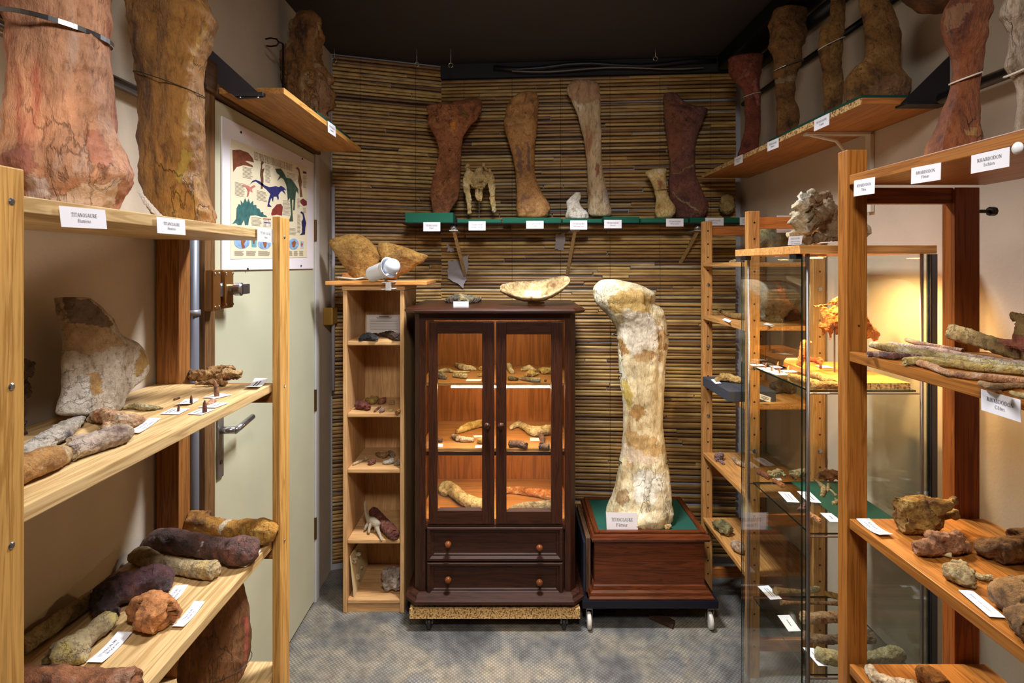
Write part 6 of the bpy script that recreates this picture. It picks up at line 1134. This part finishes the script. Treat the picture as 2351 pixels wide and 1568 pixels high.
G().cyl(PZ(2140, 1263, R3 + .006), PZ(2185, 1275, R3 + .006), .005, 10).done('plastic_rod', flat((206, 196, 150), .5), None, True, 'short cream rod lying under the pinkish-brown vertebra', 'rod')
card('curled card reading RHABDODON at the left end of the right middle board', (1996, 1197), (2051, 1234), (1966, 1198), ('Z', R3), TX('RHABDODON', 'Vertèbres caudales'), curl=.005)
card('card near the front edge before the nearest big brown vertebra', (2234, 1361), (2309, 1423), (2200, 1359), ('Z', R3), [('Vertèbres caudales antérieures', .26, 0)], lift=.003)
R4 = RZ[3]
lobes('fossil_bone', 'whitish long bone at the lower right below the vertebrae board', 'bone', [[(1998, 1538, 12), (2010, 1556, 14), (2040, 1568, 15), (2080, 1572, 12), (2098, 1570, 9)]], ('Z', R4), bone((196, 176, 146), (140, 112, 80), (214, 202, 182), 18), .12)
lobes('fossil_bone', 'golden-brown bone lump at the lower right below the vertebrae board', 'bone', [[(2115, 1545, 16), (2140, 1556, 22), (2160, 1575, 22)]], ('Z', R4), bone((170, 118, 64), (120, 80, 44), (196, 150, 96), 18), .12)

# ---- on top of the glass showcase
SK = bone((212, 194, 158), (134, 104, 66), (230, 222, 204), 18, .4, .6, .9, True)
lobes('skull_cast', 'cream knobbly braincase cast standing on the glass showcase', 'cast', [[(1870, 500, 26, .02), (1895, 480, 24, .05), (1900, 520, 26, .06), (1915, 535, 22, .05), (1950, 530, 18, .05), (1985, 528, 14, .05)], [(1816, 492, 8), (1832, 498, 12), (1845, 505, 14)], [(1831, 470, 13), (1845, 482, 10)], [(1838, 449, 9), (1850, 458, 9), (1862, 470, 9), (1856, 488, 9)], [(1858, 445, 9), (1868, 441, 7), (1874, 455, 9), (1880, 475, 12, .02)], [(1815, 508, 9), (1832, 518, 13), (1850, 530, 16), (1862, 515, 12)], [(1812, 542, 7), (1826, 534, 8)], [(1838, 540, 10), (1850, 552, 9), (1862, 548, 12)], [(1888, 448, 8, .04), (1902, 444, 7, .04), (1911, 452, 6, .05)], [(1895, 548, 14, .04), (1872, 548, 12, .02)], [(1895, 465, 14, .06), (1912, 490, 14, .08), (1920, 512, 12, .08)]], ('Y', 1.58), SK, .2, zmin=1.6345, seed=12, paint=[([(1868, 440), (1990, 440), (1990, 570), (1858, 570), (1862, 530), (1850, 490)], (134, 100, 66))], jit=6)
card('card reading ABELISAURE leaning before the braincase cast', (1811, 543), (1842, 541), (1808, 563), ('Y', 1.475), [('ABELISAURE', .27, .22), ('Moulage de boîte crânienne', .2, -.1), ('Fox-Amphoux', .2, -.34)])
card('loose white paper lying right of the braincase cast', (1940, 553), (1930, 556), (1885, 556), ('Y', 1.50), None, name='paper_sheet')
# ---- inside the glass showcase
Z1, Z2, Z3 = GZ
plk = thing('wood_plank', 'orange chipboard plank on the top glass shelf of the showcase', 'plank', (1.0, 1.68, Z1))
boxo('plank', wood((170, 100, 40), (212, 140, 66), 'y', .45), .905, 1.088, 1.512, 1.845, Z1 + .0005, Z1 + .0168, plk, 0); boxo('raw_edge', chipboard(), .905, 1.088, 1.5105, 1.512, Z1 + .0005, Z1 + .0165, plk, 0)
PK = Z1 + .017
SKL = bone((176, 104, 40), (92, 50, 22), (216, 150, 66), 22, .5, .6, .9)
sk = lobes('skull_model', 'orange-brown predator skull on a rod in the top of the showcase', 'skull', [[(1868, 703, 2), (1885, 701, 3), (1905, 697, 5), (1930, 688, 9), (1950, 690, 14)], [(1892, 712, 9), (1905, 725, 18), (1935, 725, 28), (1965, 740, 28), (1990, 758, 18), (2008, 770, 12)], [(1892, 745, 10), (1892, 760, 5), (1890, 768, 2)], [(1906, 750, 10), (1906, 768, 4), (1906, 777, 2)], [(1925, 755, 12), (1922, 765, 5)]], ('Y', 1.66), SKL, .14, ('y', .6))
a = PY(1916, 745, 1.66); G().cyl((a.x, a.y, PK), (a.x, a.y, a.z), .0025, 8).done('skull_stand', DKST, None, False, 'thin vertical rod holding up the predator skull', 'stand')
lobes('fossil_bone', 'red-orange waisted bone on the plank in the showcase', 'bone', [[(1853, 822, 7), (1866, 826, 5), (1876, 827, 6), (1882, 828, 8)]], ('Z', PK), bone((186, 92, 48), (140, 60, 34), (206, 130, 80), 40), .1)
lobes('fossil_bone', 'upright orange bone at the left of the plank in the showcase', 'bone', [[(1836, 838, 7), (1842, 815, 8), (1848, 790, 9), (1860, 786, 4)]], ('Y', 1.70), bone((200, 130, 56), (150, 86, 36), (220, 160, 90), 34), .12, zmin=Z1)
boxo('wood_block', wood((196, 160, 100), (222, 190, 134), 'x', .5), .90, .97, 1.848, 1.849, Z1, Z1 + .001, None, 0, label='pale wooden block at the back of the top showcase shelf', cat='block') if False else None
G().prism([PZ(1800, 838, Z1 + .0005), PZ(1848, 838, Z1 + .0005), PZ(1856, 832, Z1 + .0005), PZ(1806, 832, Z1 + .0005)], (0, 0, .016)).done('wood_block', wood((196, 160, 100), (222, 190, 134), 'x', .5), None, False, 'pale wooden block at the back of the top showcase shelf', 'block')
tooth('single dark tooth standing on a card on the showcase plank', 1884, 846, 13, 3, PK, (130, 74, 44))
card('card under the single dark tooth on the showcase plank', (1898, 840), (1914, 846), (1872, 840), ('Z', PK), None)
for k, (px, py, c, lb) in enumerate(((1738, 838, (150, 90, 50), 'back left'), (1758, 846, (120, 70, 40), 'left middle'), (1772, 852, (110, 70, 44), 'front left'), (1786, 842, (170, 110, 60), 'back middle'), (1790, 858, (110, 70, 44), 'front middle'), (1806, 842, (204, 170, 120), 'back right'), (1810, 852, (190, 150, 90), 'front right'))):
    a = PZ(px, py, Z1 + .0008); mk_c = G().prism([a + V((-.022, -.017, 0)), a + V((.022, -.017, 0)), a + V((.022, .017, 0)), a + V((-.022, .017, 0))], (0, 0, .0006)).done('tooth_card', flat(PAPER, .7), None, False, lb + ' of the seven small tooth cards on the top showcase shelf', 'label', 'tooth cards in the showcase')
    G().tube([a + V((0, 0, .0008)), a + V((-.001, 0, .010)), a + V((.002, 0, .018))], [.003, .0028, .0006], 8).done('fossil_tooth', flat(c, .4), None, True, 'tiny fossil tooth on the ' + lb + ' tooth card in the showcase', 'tooth', 'tiny teeth in the showcase')
def gl(z, rows):
    for lb, cols, chs, am in rows: lobes('fossil_bone', lb, 'bone', chs, ('Z', z), bone(*cols, 30, .4, .6, .8), am)
GLD = ((196, 150, 74), (140, 98, 46), (214, 180, 112)); BRN = ((150, 104, 66), (100, 66, 42), (186, 140, 96)); RDB = ((150, 84, 56), (104, 56, 40), (190, 120, 84)); PAL = ((196, 170, 120), (140, 110, 70), (214, 196, 156))
gl(Z1, [('long golden bone at the left front of the top showcase shelf', GLD, [[(1812, 862, 5), (1835, 868, 7), (1860, 876, 8), (1880, 882, 8)]], .12), ('flat golden bone beside the plank in the showcase', GLD, [[(1862, 858, 6), (1885, 866, 9), (1915, 880, 9)]], .12), ('knobbed golden bone at the very front of the top showcase shelf', GLD, [[(1870, 886, 8), (1890, 884, 9), (1930, 886, 9), (1960, 890, 9)]], .12)])
gl(Z2, [('reddish finger-like bone at the back left of the second showcase shelf', RDB, [[(1742, 1084, 6), (1755, 1090, 6), (1764, 1097, 5)]], .08), ('orange finger-like bone behind the cards of the second showcase shelf', ((184, 116, 66), (130, 76, 44), (206, 150, 100)), [[(1778, 1103, 5), (1788, 1109, 5), (1797, 1115, 6)]], .08),
 ('yellow-brown vertebra at the back of the second showcase shelf', PAL, [[(1766, 1088, 7), (1780, 1088, 9), (1796, 1084, 6)], [(1784, 1078, 5, .01), (1802, 1092, 5)]], .25), ('spiny tan vertebra in the middle back of the second showcase shelf', PAL, [[(1816, 1088, 6), (1834, 1086, 9), (1856, 1086, 7)], [(1822, 1096, 6), (1845, 1078, 5, .01)]], .25),
 ('large brown rough vertebra behind the post on the second showcase shelf', BRN, [[(1878, 1092, 7), (1900, 1090, 12), (1925, 1092, 11)], [(1908, 1102, 8), (1895, 1080, 7, .015)]], .25), ('branching cream bone on the green felt in the showcase', PAL, [[(1868, 1100, 2.5), (1880, 1108, 3), (1890, 1120, 6), (1888, 1140, 4)], [(1890, 1120, 5), (1905, 1124, 3), (1920, 1138, 3)], [(1902, 1112, 3, .01), (1900, 1128, 3)]], .2),
 ('small cream fragment at the front of the green felt in the showcase', PAL, [[(1914, 1156, 5), (1924, 1150, 4)], [(1918, 1146, 3)]], .2), ('purplish fragment near the front of the second showcase shelf', ((126, 92, 84), (80, 58, 56), (170, 140, 120)), [[(1832, 1170, 3), (1845, 1164, 7), (1856, 1156, 6)]], .25), ('orange-white fragment at the front corner of the second showcase shelf', ((206, 150, 104), (150, 96, 60), (220, 190, 150)), [[(1858, 1182, 7), (1870, 1188, 7), (1882, 1196, 6)]], .2)])
boxo('felt_sheet', flat((4, 70, 48), .9, 0, .1, 200), .93, 1.088, 1.51, 1.845, Z2 + .0005, Z2 + .004, None, .0005, label='dark green felt sheet on the second glass shelf of the showcase', cat='felt pad')
card('left card of the pair on the second showcase shelf', (1813, 1131), (1836, 1155), (1786, 1130), ('Z', Z2), [(.6, .06, .15), (.7, .05, -.1)]); card('right card of the pair on the second showcase shelf', (1860, 1131), (1886, 1156), (1830, 1129), ('Z', Z2 + .004), [(.6, .06, .15), (.7, .05, -.1)]); card('front card partly behind the orange post in the showcase', (1911, 1180), (1934, 1200), (1883, 1179), ('Z', Z2), [(.4, .06, 0)])
card('small card behind the orange finger-like bone in the showcase', (1790, 1097), (1796, 1104), (1772, 1097), ('Z', Z2), None)
gl(Z3, [('slim tan bone with flared ends at the back of the lowest showcase shelf', PAL, [[(1780, 1356, 9), (1800, 1356, 6), (1840, 1358, 5), (1866, 1354, 7), (1878, 1352, 6)]], .08), ('tan bone end beside the post at the back of the lowest showcase shelf', GLD, [[(1896, 1362, 5), (1915, 1368, 7), (1950, 1376, 8)]], .12),
 ('thin dull brown bone on the lowest showcase shelf', BRN, [[(1794, 1384, 6), (1830, 1384, 4), (1880, 1384, 4), (1940, 1386, 6)]], .08), ('red and white thick bone on the lowest showcase shelf', ((206, 160, 116), (150, 66, 40), (222, 198, 164)), [[(1846, 1418, 14), (1880, 1418, 13), (1930, 1416, 13), (1975, 1414, 13)]], .1),
 ('grey-brown long bone on the lowest showcase shelf', ((140, 112, 84), (92, 72, 54), (166, 140, 110)), [[(1848, 1460, 12), (1890, 1468, 11), (1960, 1464, 11), (2000, 1462, 15)]], .1), ('cream thick bone at the front of the lowest showcase shelf', ((206, 190, 142), (156, 130, 80), (222, 212, 180)), [[(1880, 1500, 14), (1905, 1508, 17), (1950, 1514, 14), (2010, 1508, 13), (2055, 1500, 17), (2068, 1504, 14)]], .1)])
card('back card on the lowest showcase shelf', (1764, 1345), (1795, 1376), (1739, 1347), ('Z', Z3), [(.6, .05, .1), (.6, .05, -.1)]); card('middle card on the lowest showcase shelf', (1812, 1413), (1839, 1450), (1785, 1414), ('Z', Z3), [(.4, .06, 0)]); card('front card on the lowest showcase shelf', (1867, 1489), (1904, 1531), (1843, 1488), ('Z', Z3), [(.5, .06, 0)])

# ---- on the peg-hole shelf
U1, U2, U3, U4, U5 = UZ
def us_(nm, lb, ct, z, cols, chs, am=.12, **k): lobes(nm, lb, ct, chs, ('Z', z), bone(*cols, 24, .4, .65, .9), am, **k)
lobes('stone', 'olive-grey boulder on the top board of the peg-hole shelf', 'stone', [[(1752, 548, 22), (1780, 552, 26), (1800, 556, 20)]], ('Y', 2.30), bone((124, 112, 72), (84, 78, 52), (150, 136, 94), 16), .1, zmin=U1)
G().box(1.04, 1.20, 2.25, 2.254, U1 + .0005, U1 + .22).done('glass_plate', [GL], None, False, 'clear upright glass plate with a paper on the peg-hole shelf', 'glass plate'); G().box(1.075, 1.165, 2.247, 2.2475, U1 + .12, U1 + .19).done('paper_note', flat((206, 196, 200), .7), None, False, 'paper note fixed to the upright glass plate', 'paper')
card('card lying at the front of the top peg-hole board behind the showcase', (1790, 580), (1800, 580), (1778, 590), ('Y', 2.16), [(.5, .1, .15), (.4, .1, -.1)])
us_('stone', 'small pale crumbs on the far end of the top peg-hole board', 'stone', U1 - .0, ((190, 168, 120), (140, 116, 80), (210, 190, 150)), [[(1680, 603.5, 3.5), (1692, 602, 5)]]) if False else lobes('stone', 'small pale chip on the far end of the top peg-hole board', 'stone', [[(1676, 601, 2.5), (1688, 599, 4)]], ('Y', 2.45), bone((190, 168, 120), (140, 116, 80), (210, 190, 150), 40), .15, zmin=U1)
us_('fossil_horn', 'curved tan horn-like bone on the second peg-hole board', 'bone', U2, ((170, 134, 72), (116, 88, 46), (190, 160, 100)), [[(1650, 710, 4), (1662, 718, 5), (1680, 724, 7), (1705, 727, 8)]], .08)
lobes('stone', 'big rounded grey boulder with a salmon streak on the second peg-hole board', 'stone', [[(1752, 690, 42), (1785, 684, 44), (1800, 690, 38)], [(1772, 722, 26), (1782, 738, 14)]], ('Y', 2.32), bone((140, 128, 104), (104, 94, 74), (160, 148, 124), 14, .35, .7, .7, True), .06, zmin=U2, paint=[([(1775, 645), (1790, 645), (1806, 680), (1798, 690), (1785, 670)], (196, 120, 78))])
us_('stone', 'dark red-brown rock beside the big rounded boulder', 'stone', U2, ((98, 62, 50), (62, 42, 36), (124, 84, 66)), [[(1805, 727, 11), (1830, 723, 14), (1850, 728, 11)]])
card('card in front of the horn-like bone', (1664, 731), (1680, 737), (1658, 735), ('Z', U2), None); card('card in front of the big rounded boulder', (1760, 742), (1780, 748), (1752, 745), ('Z', U2), None)
FOAM = flat((44, 46, 56), .95, 0, .5, 400)
fz = 1.08
boxo('foam_block', FOAM, .862, 1.05, 2.20, 2.50, U3 + .0005, fz, None, .002, label='dark grey foam block on the third peg-hole board', cat='foam')
us_('fossil_bone', 'yellow rough bone on the dark foam block', 'bone', fz, ((190, 160, 96), (140, 104, 56), (210, 186, 130)), [[(1645, 872, 5), (1662, 866, 10), (1685, 870, 9), (1700, 874, 6)]], .2)
card('card on the corner of the dark foam block', (1645, 871), (1656, 881), (1632, 872), ('Z', fz), [(.5, .07, .0)])
card('slanted card hanging on the third peg-hole board behind the glass', (1743, 903), (1769, 912), (1742, 915), ('Y', 2.14), [(.7, .1, .2), (.7, .1, -.05), (.3, .1, -.25)])
us_('stone', 'dark brown rock on the third peg-hole board behind the glass', 'stone', U3, ((92, 76, 56), (60, 48, 36), (120, 100, 76)), [[(1780, 890, 14), (1800, 885, 16), (1818, 893, 12)]])
us_('crystal_cluster', 'purple crystal cluster on the fourth peg-hole board', 'crystal', U4, ((150, 120, 124), (96, 74, 82), (196, 176, 178)), [[(1648, 1050, 9), (1654, 1046, 8)], [(1655, 1058, 4), (1661, 1064, 3)]], .3)
us_('fossil_bone', 'small stick-like bone on the fourth peg-hole board', 'bone', U4, ((190, 160, 126), (140, 110, 80), (206, 186, 160)), [[(1684, 1052, 4), (1696, 1062, 6), (1712, 1070, 5)]], .12)
us_('stone', 'olive flaky rock on the lowest peg-hole board', 'stone', U5, ((140, 130, 84), (90, 84, 54), (176, 160, 110)), [[(1645, 1204, 11), (1660, 1210, 15), (1674, 1218, 12)]], .2)
us_('stone', 'pinkish ringed stone on the lowest peg-hole board', 'stone', U5, ((196, 170, 140), (140, 100, 80), (212, 196, 172)), [[(1686, 1250, 10), (1697, 1256, 13), (1708, 1264, 9)]], .1)
flush()
